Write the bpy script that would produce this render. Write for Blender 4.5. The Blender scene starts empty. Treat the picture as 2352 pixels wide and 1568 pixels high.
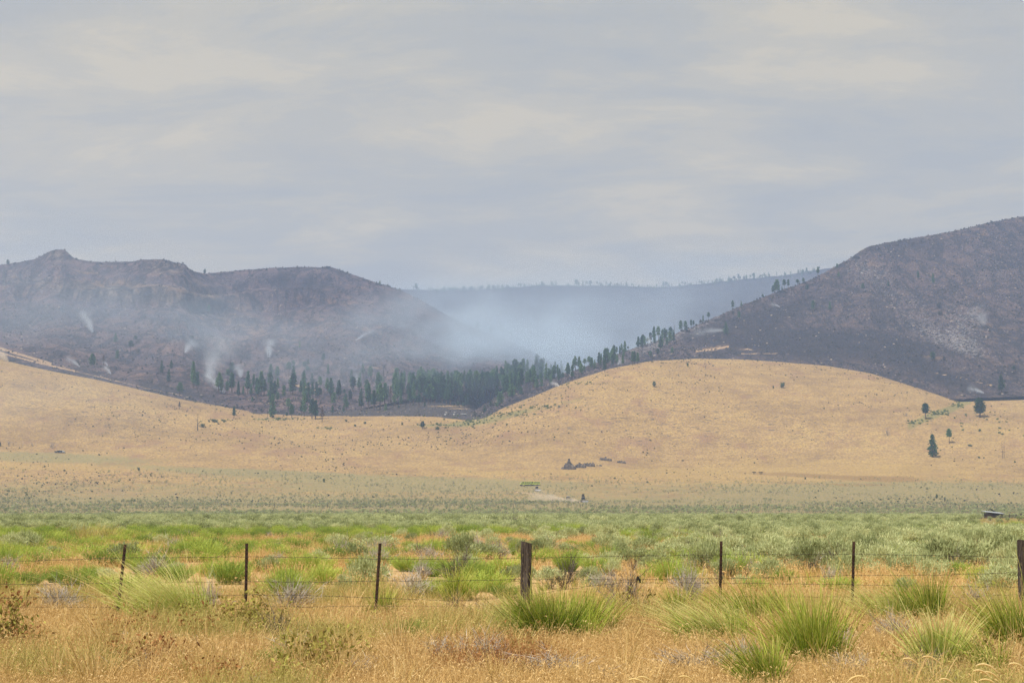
import bpy, bmesh, math, random
import numpy as np
from mathutils import Vector, Matrix

# ------------------------------------------------------------------ camera, sky, sun, exposure
SC = bpy.context.scene
COL = SC.collection
R = math.radians
F = 3267.0                     # focal length in pixels of a 2352 x 1568 view
CX, CY = 1176.0, 784.0
ZC = 1.75
PITCH = math.atan(392.0 / F)
SP, CP = math.sin(PITCH), math.cos(PITCH)
cam_d = bpy.data.cameras.new('camera')
cam = bpy.data.objects.new('camera', cam_d)
COL.objects.link(cam)
cam_d.sensor_width = 36.0
cam_d.lens = 36.0 * F / 2352.0
cam_d.clip_start = 0.1
cam_d.clip_end = 20000.0
cam.location = (0, 0, ZC)
cam.rotation_euler = (math.pi / 2 + PITCH, 0, 0)
SC.camera = cam

SUN_DIR = Vector((-0.52, -0.58, 1.08)).normalized()
sun_d = bpy.data.lights.new('sun', 'SUN')
sun_d.energy = 4.4
sun_d.angle = R(3)
sun_d.color = (1.0, 0.95, 0.88)
sun = bpy.data.objects.new('sun', sun_d)
sun.rotation_euler = SUN_DIR.to_track_quat('Z', 'Y').to_euler()
sun.location = (-300, -300, 900)
COL.objects.link(sun)

world = bpy.data.worlds.new('World')
SC.world = world
world.use_nodes = True


def build_sky():
    nt = world.node_tree
    N, L = nt.nodes, nt.links
    N.clear()
    out = N.new('ShaderNodeOutputWorld')
    sky = N.new('ShaderNodeTexSky')
    sky.sky_type = 'NISHITA'
    sky.sun_disc = False
    sky.sun_elevation = math.asin(SUN_DIR.z)
    sky.sun_rotation = math.atan2(SUN_DIR.x, SUN_DIR.y)
    b1 = N.new('ShaderNodeBackground')
    b1.inputs[1].default_value = 0.1
    L.new(sky.outputs[0], b1.inputs[0])
    tc = N.new('ShaderNodeTexCoord')
    sep = N.new('ShaderNodeSeparateXYZ')
    L.new(tc.outputs['Generated'], sep.inputs[0])

    def m(op, a, b=None):
        n = N.new('ShaderNodeMath')
        n.operation = op
        for i, v in enumerate((a, b)):
            if v is None:
                continue
            if isinstance(v, (int, float)):
                n.inputs[i].default_value = v
            else:
                L.new(v, n.inputs[i])
        return n.outputs[0]
    zz = m('ADD', m('ABSOLUTE', sep.outputs[2]), 0.17)
    px, py = m('DIVIDE', sep.outputs[0], zz), m('DIVIDE', sep.outputs[1], zz)
    px2 = m('ADD', px, m('MULTIPLY', py, 0.10))
    cmb = N.new('ShaderNodeCombineXYZ')
    L.new(m('MULTIPLY', px2, 0.85), cmb.inputs[0])
    L.new(m('MULTIPLY', py, 1.5), cmb.inputs[1])

    def noise(scale, detail, rough, off, dist=0.0):
        mp = N.new('ShaderNodeMapping')
        mp.inputs['Location'].default_value = off
        L.new(cmb.outputs[0], mp.inputs[0])
        n = N.new('ShaderNodeTexNoise')
        n.inputs['Scale'].default_value = scale
        n.inputs['Detail'].default_value = detail
        n.inputs['Roughness'].default_value = rough
        n.inputs['Distortion'].default_value = dist
        L.new(mp.outputs[0], n.inputs['Vector'])
        return n.outputs[0]

    def ramp(src, stops):
        r = N.new('ShaderNodeValToRGB')
        r.color_ramp.interpolation = 'EASE'
        e = r.color_ramp.elements
        while len(e) > 1:
            e.remove(e[-1])
        e[0].position, e[0].color = stops[0][0], (*stops[0][1], 1)
        for p, c in stops[1:]:
            q = e.new(p)
            q.color = (*c, 1)
        L.new(src, r.inputs[0])
        return r.outputs[0]
    n1 = noise(2.7, 9, 0.62, (3.1, 1.7, 0), 0.3)
    n2 = noise(0.55, 3, 0.5, (7.3, 4.2, 0))
    c1 = ramp(n1, [(0.34, (0.338, 0.334, 0.306)), (0.45, (0.390, 0.366, 0.302)), (0.53, (0.465, 0.412, 0.300)), (0.62, (0.575, 0.482, 0.310))])
    c2 = ramp(n2, [(0.34, (0.348, 0.350, 0.322)), (0.64, (0.470, 0.414, 0.300))])
    mix = N.new('ShaderNodeMix')
    mix.data_type = 'RGBA'
    mix.inputs[0].default_value = 0.38
    L.new(c1, mix.inputs[6])
    L.new(c2, mix.inputs[7])
    b2 = N.new('ShaderNodeBackground')
    b2.inputs[1].default_value = 1.0
    L.new(mix.outputs[2], b2.inputs[0])
    ms = N.new('ShaderNodeMixShader')
    ms.inputs[0].default_value = 0.93
    L.new(b1.outputs[0], ms.inputs[1])
    L.new(b2.outputs[0], ms.inputs[2])
    L.new(ms.outputs[0], out.inputs[0])


build_sky()
SC.view_settings.view_transform = 'Standard'
SC.view_settings.look = 'None'
SC.view_settings.exposure = 0.48
SC.view_settings.gamma = 1.0
SC.view_settings.use_curve_mapping = False
cy = SC.cycles
cy.use_denoising = True
cy.denoiser = 'OPENIMAGEDENOISE'
cy.denoising_input_passes = 'RGB_ALBEDO_NORMAL'
cy.denoising_prefilter = 'FAST'
cy.use_adaptive_sampling = False
cy.max_bounces = 5
cy.diffuse_bounces = 2
cy.glossy_bounces = 1
cy.transmission_bounces = 2
cy.transparent_max_bounces = 6
cy.volume_bounces = 2
cy.caustics_reflective = False
cy.caustics_refractive = False
cy.volume_step_rate = 1.0
cy.volume_max_steps = 256

rnd = random.Random(11)
rng = np.random.default_rng(7)


# ------------------------------------------------------------------ geometry of the view: pixels -> (u, e)
def ue(px, py):
    cx = (np.asarray(px, float) - CX) / F
    cyv = (CY - np.asarray(py, float)) / F
    den = CP - cyv * SP
    return cx / den, (SP + cyv * CP) / den


def to_px(x, y, z):
    dz = z - ZC
    d = y * CP + dz * SP
    return CX + F * x / d, CY - F * (dz * CP - y * SP) / d


def sm(a, b, x):
    t = np.clip((x - a) / (b - a), 0, 1)
    return t * t * (3 - 2 * t)


_lat = np.random.default_rng(5).random((256, 256))


def vnoise(x, y):
    xi, yi = np.floor(x).astype(int), np.floor(y).astype(int)
    fx, fy = x - xi, y - yi
    fx, fy = fx * fx * (3 - 2 * fx), fy * fy * (3 - 2 * fy)
    a, b = _lat[xi & 255, yi & 255], _lat[(xi + 1) & 255, yi & 255]
    c, d = _lat[xi & 255, (yi + 1) & 255], _lat[(xi + 1) & 255, (yi + 1) & 255]
    return (a * (1 - fx) + b * fx) * (1 - fy) + (c * (1 - fx) + d * fx) * fy


def fbm(x, y, s, n=4, g=0.5):
    v, a, t = 0, 1.0, 0
    for k in range(n):
        v = v + a * vnoise(x / s + 17.3 * k, y / s + 5.1 * k)
        t += a
        a *= g
        s /= 2.03
    return v / t - 0.5


# ------------------------------------------------------------------ terrain tables z(u, Y)
U = np.linspace(-0.56, 0.56, 747)
YS = np.concatenate([np.geomspace(2.0, 400, 110)[:-1], np.arange(400, 2700, 6.0), np.arange(2700, 4260, 20.0)])
UU, YY = np.meshgrid(U, YS)          # rows: Y


def line(pts):
    """pixel polyline -> elevation tangent on the U columns"""
    p = np.array(pts, float)
    u, e = ue(p[:, 0], p[:, 1])
    return np.interp(U, u, e)


def along(pts):
    p = np.array(pts, float)
    return np.interp(U, (p[:, 0] - CX) / F * 1.02, p[:, 1])


def soft(a, k=9):
    ker = np.hanning(k + 2)[1:-1]
    ker /= ker.sum()
    return np.convolve(np.pad(a, k // 2, mode='edge'), ker, 'valid')


def pchip(Yn, Zn, Yq):
    """monotone cubic through the nodes of every column at once"""
    Yn, Zn = np.array(Yn), np.array(Zn)
    h = np.diff(Yn, axis=0)
    d = np.diff(Zn, axis=0) / h
    m = np.zeros_like(Zn)
    w1, w2 = 2 * h[1:] + h[:-1], h[1:] + 2 * h[:-1]
    same = d[1:] * d[:-1] > 0
    with np.errstate(all='ignore'):
        hm = (w1 + w2) / (w1 / d[:-1] + w2 / d[1:])
    m[1:-1] = np.where(same, hm, 0)
    m[0], m[-1] = d[0], d[-1]
    out = np.empty((len(Yq), Yn.shape[1]))
    for c in range(Yn.shape[1]):
        k = np.clip(np.searchsorted(Yn[:, c], Yq) - 1, 0, len(Yn) - 2)
        t = np.clip((Yq - Yn[k, c]) / h[k, c], 0, 1)
        out[:, c] = ((2 * t**3 - 3 * t**2 + 1) * Zn[k, c] + (t**3 - 2 * t**2 + t) * h[k, c] * m[k, c]
                     + (-2 * t**3 + 3 * t**2) * Zn[k + 1, c] + (t**3 - t**2) * h[k, c] * m[k + 1, c])
    return out


one = np.ones_like(U)
crest_pts = [(-700, 690), (-200, 772), (0, 826), (100, 848), (200, 868), (300, 890), (420, 916), (520, 935), (600, 950), (680, 958), (900, 957), (1000, 957), (1060, 966), (1110, 964), (1150, 941), (1200, 920), (1300, 880), (1400, 848), (1500, 830), (1600, 824), (1700, 826), (1800, 832), (1900, 840), (2000, 856), (2080, 880), (2150, 903), (2200, 921), (2260, 919), (2352, 917), (2600, 905), (3100, 880)]
Yc = soft(along([(-700, 1350), (0, 1350), (600, 1300), (900, 1280), (1100, 1250), (1300, 1330), (1600, 1480), (1900, 1450), (2200, 1300), (2352, 1350), (3100, 1400)]), 31)
ec = soft(line(crest_pts), 7)
eA = line([(-700, 1150), (0, 1151), (1000, 1150), (1800, 1152), (2352, 1160), (3100, 1160)])
eB = line([(-700, 1085), (0, 1085), (600, 1100), (1176, 1108), (1700, 1108), (2352, 1112), (3100, 1110)])
eB2 = line([(-700, 1010), (0, 1030), (600, 1055), (1176, 1062), (1700, 1062), (2352, 1058), (3100, 1050)])
valley = np.clip(soft(along([(-700, 0), (560, 0), (700, 1), (1060, 1), (1180, 0), (3100, 0)]), 21), 0, 1)
eD = ec + valley * (32 / F) - (1 - valley) * (8 / F)
eE = ec + valley * (62 / F) - (1 - valley) * (40 / F)
eF_ = ec + valley * (85 / F) - (1 - valley) * (70 / F)
Yn = [2 * one, 60 * one, 250 * one, 450 * one, 800 * one, 945 * one, 1040 * one, Yc, Yc + 200, Yc + 520, 2700 * one, 4300 * one]
Zn = [0 * one, 0 * one, 0 * one, 0 * one, ZC + eA * 800, ZC + eB * 945, ZC + eB2 * 1040, ZC + ec * Yc, ZC + eD * (Yc + 200), ZC + eE * (Yc + 520), ZC + eF_ * 2700, ZC + eF_ * 2700 + 20]
G = pchip(Yn, Zn, YS)
XX = UU * YY
G += (fbm(XX + 300, YY + 70, 230, 3) * 15 * sm(880, 1120, YY) * (1 - sm(1500, 1700, YY)) - np.abs(fbm(XX * 0.9 + 40, YY * 0.45, 120, 3)) * 11 * sm(900, 1080, YY) * (1 - sm(1500, 1700, YY)) + fbm(XX, YY, 110, 4) * 5.0 * sm(650, 1050, YY) + fbm(XX + 90, YY, 22, 3) * 0.9 * sm(500, 900, YY)) * (1 - 0.75 * np.exp(-((YY - Yc[None, :]) / 60.0) ** 2))
G += fbm(XX, YY, 6, 3) * 0.10 * sm(6, 20, YY)

BIG = -1e4


def hill(sky_pts, Yk, base_e, Yb, back, u_rng, noise_amp, prof=None, seed=0, ksm=3):
    es = soft(line(sky_pts), ksm)
    zb, zk = ZC + base_e * Yb, ZC + es * Yk
    t = (YY - Yb[None, :]) / (Yk - Yb)[None, :]
    tc = np.clip(t, 0, 1)
    p = prof(tc, XX) if prof else 0.45 * tc + 0.55 * tc**1.5
    z = zb + (zk - zb) * p
    over = np.clip(YY - Yk[None, :], 0, None)
    z = z - back * over * np.clip(over / 120.0, 0, 1)
    amp = noise_amp * sm(0.02, 0.3, tc) * (1 - 0.85 * sm(0.86, 0.99, tc))
    r = fbm(XX + seed, YY + seed, 150, 4)
    ridge = -np.abs(fbm(XX * 1.0 + seed * 2, YY * 0.35, 95, 3)) * 1.6
    z = z + amp * (r * 22 + ridge * 16 + fbm(XX, YY + seed, 30, 3) * 5.0) + fbm(XX, YY, 13, 3) * 2.0 * sm(0.02, 0.1, tc)
    z = np.where((t < -0.001) | (UU < u_rng[0]) | (UU > u_rng[1]), BIG, z)
    return z


def cliff(tc, X):
    base = 0.45 * tc + 0.55 * tc**1.5
    tn = tc + fbm(X, X * 0 + 3.0, 120, 3) * 0.10
    w = sm(-900, -700, X) * (1 - sm(-330, -250, X)) + 0.3
    return np.clip(base + np.clip(w, 0, 1) * (0.095 * sm(0.70, 0.72, tn) + 0.05 * sm(0.88, 0.90, tn) - 0.145 * sm(0.60, 1.0, tn)), 0, 1)


left_sky = [(-700, 600), (-200, 612), (0, 609), (50, 600), (85, 592), (103, 583), (112, 577), (122, 574), (134, 572), (150, 574), (158, 580), (165, 588), (180, 594), (200, 598), (230, 600), (260, 598), (300, 598), (320, 595), (345, 595), (372, 594), (392, 597), (402, 602), (420, 603), (428, 606), (434, 616), (448, 622), (470, 627), (500, 625), (560, 620), (620, 616), (680, 614), (740, 614), (755, 612), (775, 618), (800, 627), (850, 643), (900, 658), (930, 669), (970, 690), (1010, 714), (1060, 738), (1110, 760), (1160, 780), (1200, 796), (1250, 822), (1320, 868), (1400, 930)]
lb = line([(-700, 700), (-200, 775), (0, 829), (100, 851), (200, 871), (300, 893), (420, 919), (520, 938), (600, 953), (700, 955), (800, 945), (900, 925), (1000, 905), (1100, 895), (1250, 885), (1400, 935)])
YbL = soft(along([(-700, 1365), (0, 1365), (600, 1320), (700, 1330), (850, 1400), (1000, 1520), (1150, 1650), (1400, 1750)]), 21)
YkL = soft(along([(-700, 2150), (430, 2120), (520, 2330), (800, 2350), (1100, 2250), (1400, 2000)]), 15)
HL = hill(left_sky, YkL, lb, YbL, 0.35, (-0.6, 0.065), 1.0, cliff, 31)

right_sky = [(1040, 975), (1100, 935), (1150, 905), (1250, 872), (1330, 846), (1400, 820), (1440, 803), (1500, 785), (1560, 761), (1620, 736), (1680, 709), (1740, 686), (1800, 664), (1860, 641), (1900, 622), (1925, 608), (1950, 594), (1970, 580), (1990, 568), (2040, 556), (2100, 546), (2160, 536), (2220, 523), (2280, 508), (2352, 496), (2600, 480), (3100, 482)]
rb = line([(1040, 975), (1100, 970), (1150, 945), (1200, 925), (1300, 886), (1400, 853), (1500, 836), (1600, 831), (1700, 833), (1800, 839), (1900, 848), (2000, 864), (2080, 888), (2150, 908), (2190, 920), (2230, 915), (2352, 911), (2600, 900), (3100, 875)])
YbR = soft(along([(1040, 1320), (1200, 1350), (1300, 1390), (1600, 1520), (1900, 1490), (2200, 1340), (2352, 1375), (3100, 1430)]), 21)
YkR = soft(along([(1040, 1420), (1200, 1560), (1300, 1660), (1500, 1790), (1800, 1900), (2000, 1990), (2352, 2120), (3100, 2250)]), 21)
HR = hill(right_sky, YkR, rb, YbR, 0.35, (-0.035, 0.6), 0.8, None, 77)

far_sky = [(-700, 700), (600, 690), (860, 664), (930, 664), (980, 666), (1030, 668), (1100, 665), (1180, 660), (1250, 656), (1350, 655), (1430, 656), (1520, 660), (1600, 652), (1700, 641), (1800, 632), (1900, 616), (2050, 600), (2352, 590), (3100, 600)]
fb = line([(-700, 880), (3100, 880)])
HF = hill(far_sky, 3500 * one, fb, 2420 * one, 0.12, (-0.6, 0.6), 1.1, lambda t, X: t, 131)
HALL = np.maximum(np.maximum(G, HL), np.maximum(HR, HF))

# running sight-line: what the camera sees first along each column
ELEV = (HALL - ZC) / YY


def height(x, y, table=None):
    T = HALL if table is None else table
    x, y = np.asarray(x, float), np.asarray(y, float)
    ci = np.clip((x / y - U[0]) / (U[1] - U[0]), 0, len(U) - 1.001)
    ri = np.clip(np.interp(y, YS, np.arange(len(YS))), 0, len(YS) - 1.001)
    c, r = ci.astype(int), ri.astype(int)
    fc, fr = ci - c, ri - r
    return (T[r, c] * (1 - fc) + T[r, c + 1] * fc) * (1 - fr) + (T[r + 1, c] * (1 - fc) + T[r + 1, c + 1] * fc) * fr


def hit(px, py, ymax=4000.0, tries=40):
    """first ground point seen at a pixel (2352-wide view); looks a little lower when the ray passes over"""
    for k in range(tries):
        u, e = ue(px, py + k)
        q = np.linspace(4, ymax, 3000)
        z = height(u * q, q)
        g = np.nonzero(z >= ZC + e * q)[0]
        if len(g):
            y = float(q[g[0]])
            if y < 40:
                q2 = np.linspace(max(2.5, y - 2), y, 200)
                z2 = height(u * q2, q2)
                g2 = np.nonzero(z2 >= ZC + e * q2)[0]
                y = float(q2[g2[0]])
            return float(u * y), y, float(height(u * y, y))
    return None


# ------------------------------------------------------------------ mesh and object helpers
def tag(o, label=None, cat=None, group=None, kind=None):
    for k, v in (('label', label), ('category', cat), ('group', group), ('kind', kind)):
        if v:
            o[k] = v
    return o


def link(name, me, parent=None):
    o = bpy.data.objects.new(name, me)
    COL.objects.link(o)
    if parent is not None:
        o.parent = parent
    return o


def empty(name, loc, rz=0, label=None, cat=None, group=None, sc=1.0):
    o = bpy.data.objects.new(name, None)
    COL.objects.link(o)
    o.empty_display_size = 0.3
    o.location = loc
    o.rotation_euler = (0, 0, rz)
    o.scale = (sc, sc, sc)
    return tag(o, label, cat, group)


def mesh_np(name, V, faces, mats, midx=None, fattr=None, pattr=None, smooth=False):
    """faces: list of (n,k) index arrays"""
    me = bpy.data.meshes.new(name)
    V = np.ascontiguousarray(V, dtype=np.float32)
    me.vertices.add(len(V))
    me.vertices.foreach_set('co', V.ravel())
    fl = [f for f in faces if len(f)]
    loops = np.concatenate([f.ravel() for f in fl]).astype(np.int32)
    tot = np.concatenate([np.full(len(f), f.shape[1]) for f in fl]).astype(np.int32)
    start = np.concatenate([[0], np.cumsum(tot)[:-1]]).astype(np.int32)
    me.loops.add(len(loops))
    me.loops.foreach_set('vertex_index', loops)
    me.polygons.add(len(tot))
    me.polygons.foreach_set('loop_start', start)
    me.polygons.foreach_set('loop_total', tot)
    if midx is not None:
        me.polygons.foreach_set('material_index', np.asarray(midx, np.int32))
    me.polygons.foreach_set('use_smooth', np.full(len(tot), smooth))
    for m in mats:
        me.materials.append(m)
    for k, v in (fattr or {}).items():
        a = me.attributes.new(k, 'FLOAT', 'FACE')
        a.data.foreach_set('value', np.asarray(v, np.float32))
    for k, v in (pattr or {}).items():
        a = me.attributes.new(k, 'FLOAT', 'POINT')
        a.data.foreach_set('value', np.asarray(v, np.float32))
    me.update(calc_edges=True)
    me.validate()
    return me


class Soup:
    """vertices and faces of ribbons, tubes and boxes, with a colour value per face and a 0..1 run along each ribbon"""

    def __init__(s):
        s.V, s.F4, s.F3, s.v4, s.v3, s.m4, s.m3, s.t, s.n = [], [], [], [], [], [], [], [], 0

    def blades(s, base, d0, bend, L, w, K, val, mi=0, taper=0.7, side=None):
        n = len(base)
        t = np.linspace(0, 1, K + 1)
        P = base[:, None, :] + L[:, None, None] * (t[None, :, None] * d0[:, None, :] + (t**2)[None, :, None] * bend[:, None, :])
        if side is None:
            side = rng.normal(size=(n, 3))
        side = side - d0 * (side * d0).sum(1, keepdims=True)
        side /= np.linalg.norm(side, axis=1, keepdims=True) + 1e-9
        wt = np.maximum(1 - t, 0.06) ** taper if taper > 0 else np.sin(np.pi * (0.12 + 0.82 * t))
        off = side[:, None, :] * (w[:, None] * wt[None, :])[:, :, None] * 0.5
        V = np.stack([P - off, P + off], axis=2).reshape(n * (K + 1) * 2, 3)
        i = (np.arange(n) * (K + 1) * 2)[:, None] + (np.arange(K) * 2)[None, :] + s.n
        q = np.stack([i, i + 1, i + 3, i + 2], axis=2).reshape(-1, 4)
        s.V.append(V)
        s.F4.append(q)
        s.v4.append(np.repeat(val, K))
        s.m4.append(np.full(n * K, mi))
        s.t.append(np.tile(np.repeat(t, 2), n))
        s.n += len(V)
        return P[:, -1, :]

    def tube(s, pts, rad, k=6, val=0.5, mi=0, cap=True):
        pts = np.array(pts, float)
        rad = np.broadcast_to(np.array(rad, float), (len(pts),))
        V = []
        for i in range(len(pts)):
            a = pts[min(i + 1, len(pts) - 1)] - pts[max(i - 1, 0)]
            a /= np.linalg.norm(a) + 1e-12
            h = np.array([0, 0, 1.0]) if abs(a[2]) < 0.9 else np.array([1.0, 0, 0])
            x = np.cross(a, h)
            x /= np.linalg.norm(x)
            y = np.cross(a, x)
            g = np.arange(k) / k * 2 * np.pi
            V.append(pts[i] + rad[i] * (np.cos(g)[:, None] * x + np.sin(g)[:, None] * y))
        V = np.concatenate(V)
        i = (np.arange(len(pts) - 1) * k)[:, None]
        j = np.arange(k)[None, :]
        q = np.stack([i + j, i + (j + 1) % k, i + k + (j + 1) % k, i + k + j], axis=2).reshape(-1, 4) + s.n
        s.V.append(V)
        s.F4.append(q)
        s.v4.append(np.full(len(q), val))
        s.m4.append(np.full(len(q), mi))
        s.t.append(np.repeat(np.linspace(0, 1, len(pts)), k))
        if cap:
            for o in (0, (len(pts) - 1) * k):
                f = np.array([[o, o + a, o + a + 1] for a in range(1, k - 1)]) + s.n
                s.F3.append(f)
                s.v3.append(np.full(len(f), val))
                s.m3.append(np.full(len(f), mi))
        s.n += len(V)

    def box(s, c, size, rz=0.0, top=(1, 1), shift=(0, 0), val=0.5, mi=0):
        """box on its bottom centre c, tapered by top and moved by shift at the top"""
        x, y, z = size[0] / 2, size[1] / 2, size[2]
        V = np.array([(-x, -y, 0), (x, -y, 0), (x, y, 0), (-x, y, 0)] + [(a * top[0] + shift[0], b * top[1] + shift[1], z) for a, b in ((-x, -y), (x, -y), (x, y), (-x, y))], float)
        c_, s_ = math.cos(rz), math.sin(rz)
        V = np.stack([V[:, 0] * c_ - V[:, 1] * s_, V[:, 0] * s_ + V[:, 1] * c_, V[:, 2]], 1) + np.array(c)
        q = np.array([(3, 2, 1, 0), (4, 5, 6, 7), (0, 1, 5, 4), (1, 2, 6, 5), (2, 3, 7, 6), (3, 0, 4, 7)]) + s.n
        s.V.append(V)
        s.F4.append(q)
        s.v4.append(np.full(6, val))
        s.m4.append(np.full(6, mi))
        s.t.append(np.zeros(8))
        s.n += 8

    def raw(s, V, faces, val=0.5, mi=0):
        V = np.array(V, float)
        f = np.array(faces) + s.n
        (s.F4 if f.shape[1] == 4 else s.F3).append(f)
        (s.v4 if f.shape[1] == 4 else s.v3).append(np.broadcast_to(np.asarray(val, float), (len(f),)))
        (s.m4 if f.shape[1] == 4 else s.m3).append(np.full(len(f), mi))
        s.V.append(V)
        s.t.append(np.zeros(len(V)))
        s.n += len(V)

    def mesh(s, name, mats, smooth=False):
        f4 = np.concatenate(s.F4) if s.F4 else np.zeros((0, 4), int)
        f3 = np.concatenate(s.F3) if s.F3 else np.zeros((0, 3), int)
        v = np.concatenate([np.concatenate(s.v4) if s.v4 else np.zeros(0), np.concatenate(s.v3) if s.v3 else np.zeros(0)])
        m = np.concatenate([np.concatenate(s.m4) if s.m4 else np.zeros(0), np.concatenate(s.m3) if s.m3 else np.zeros(0)])
        return mesh_np(name, np.concatenate(s.V), [f4, f3], mats, m, {'v': v}, {'t': np.concatenate(s.t)}, smooth)

    def build(s, name, mats, parent=None, smooth=False):
        return link(name, s.mesh(name, mats, smooth), parent)


# ------------------------------------------------------------------ material helpers
class NT:
    def __init__(s, name):
        s.m = bpy.data.materials.new(name)
        s.m.use_nodes = True
        s.t = s.m.node_tree
        s.N, s.L = s.t.nodes, s.t.links
        s.b = s.N['Principled BSDF']
        s.b.inputs['Roughness'].default_value = 0.85
        s.b.inputs['Specular IOR Level'].default_value = 0.15

    def set(s, sock, v):
        if isinstance(v, (int, float)):
            sock.default_value = v
        elif isinstance(v, (tuple, list)):
            sock.default_value = (*v, 1) if len(v) == 3 and len(sock.default_value) == 4 else v
        else:
            s.L.new(v, sock)

    def math(s, op, a, b=0.0, clamp=False):
        n = s.N.new('ShaderNodeMath')
        n.operation = op
        n.use_clamp = clamp
        s.set(n.inputs[0], a)
        s.set(n.inputs[1], b)
        return n.outputs[0]

    def attr(s, name, kind='GEOMETRY'):
        n = s.N.new('ShaderNodeAttribute')
        n.attribute_name = name
        n.attribute_type = kind
        return n.outputs['Fac']

    def rand(s):
        return s.N.new('ShaderNodeObjectInfo').outputs['Random']

    def coord(s, kind='Object', scale=(1, 1, 1)):
        n = s.N.new('ShaderNodeTexCoord')
        mp = s.N.new('ShaderNodeMapping')
        mp.inputs['Scale'].default_value = scale
        s.L.new(n.outputs[kind], mp.inputs[0])
        return mp.outputs[0]

    def noise(s, scale, detail=4, rough=0.6, vec=None, dist=0.0):
        n = s.N.new('ShaderNodeTexNoise')
        n.inputs['Scale'].default_value = scale
        n.inputs['Detail'].default_value = detail
        n.inputs['Roughness'].default_value = rough
        n.inputs['Distortion'].default_value = dist
        s.L.new(vec if vec is not None else s.coord(), n.inputs['Vector'])
        return n.outputs[0]

    def ramp(s, src, stops, interp='LINEAR'):
        r = s.N.new('ShaderNodeValToRGB')
        r.color_ramp.interpolation = interp
        e = r.color_ramp.elements
        while len(e) > 1:
            e.remove(e[-1])
        for i, (p, c) in enumerate(stops):
            q = e[0] if i == 0 else e.new(p)
            q.position = p
            q.color = (*c, 1) if not isinstance(c, (int, float)) else (c, c, c, 1)
        s.set(r.inputs[0], src)
        return r.outputs[0]

    def step(s, src, a, b):
        n = s.N.new('ShaderNodeMapRange')
        n.interpolation_type = 'SMOOTHSTEP'
        n.inputs[1].default_value, n.inputs[2].default_value = a, b
        s.set(n.inputs[0], src)
        return n.outputs[0]

    def mix(s, f, a, b, mode='MIX'):
        n = s.N.new('ShaderNodeMix')
        n.data_type = 'RGBA'
        n.blend_type = mode
        s.set(n.inputs[0], f)
        s.set(n.inputs[6], a)
        s.set(n.inputs[7], b)
        return n.outputs[2]

    def bump(s, h, dist, strength=1.0):
        n = s.N.new('ShaderNodeBump')
        n.inputs['Distance'].default_value = dist
        n.inputs['Strength'].default_value = strength
        s.set(n.inputs['Height'], h)
        s.L.new(n.outputs[0], s.b.inputs['Normal'])

    def done(s, col, rough=None):
        s.set(s.b.inputs['Base Color'], col)
        if rough is not None:
            s.set(s.b.inputs['Roughness'], rough)
        return s.m


def leaf_mat(name, stops, tip=None, rnd_w=0.45, transl=0.25):
    """colour from a face value mixed with a per-object random, optional other colour towards the tip"""
    n = NT(name)
    f = n.math('ADD', n.math('MULTIPLY', n.attr('v'), 1 - rnd_w), n.math('MULTIPLY', n.rand(), rnd_w))
    c = n.ramp(f, stops)
    if tip:
        c = n.mix(n.step(n.attr('t'), tip[1], tip[2]), c, tip[0])
    n.done(c)
    if transl:
        tr = n.N.new('ShaderNodeBsdfTranslucent')
        n.L.new(c, tr.inputs[0])
        ms = n.N.new('ShaderNodeMixShader')
        ms.inputs[0].default_value = transl
        n.L.new(n.b.outputs[0], ms.inputs[1])
        n.L.new(tr.outputs[0], ms.inputs[2])
        n.L.new(ms.outputs[0], n.N['Material Output'].inputs[0])
    return n.m


def plain_mat(name, c1, c2, scale=3.0, rough=0.8, metal=0.0, bump=0.0, stretch=(1, 1, 1)):
    n = NT(name)
    v = n.coord('Object', stretch)
    f = n.noise(scale, 5, 0.65, v)
    n.b.inputs['Metallic'].default_value = metal
    if bump:
        n.bump(f, bump)
    return n.done(n.ramp(f, [(0.3, c1), (0.7, c2)]), rough)


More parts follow.
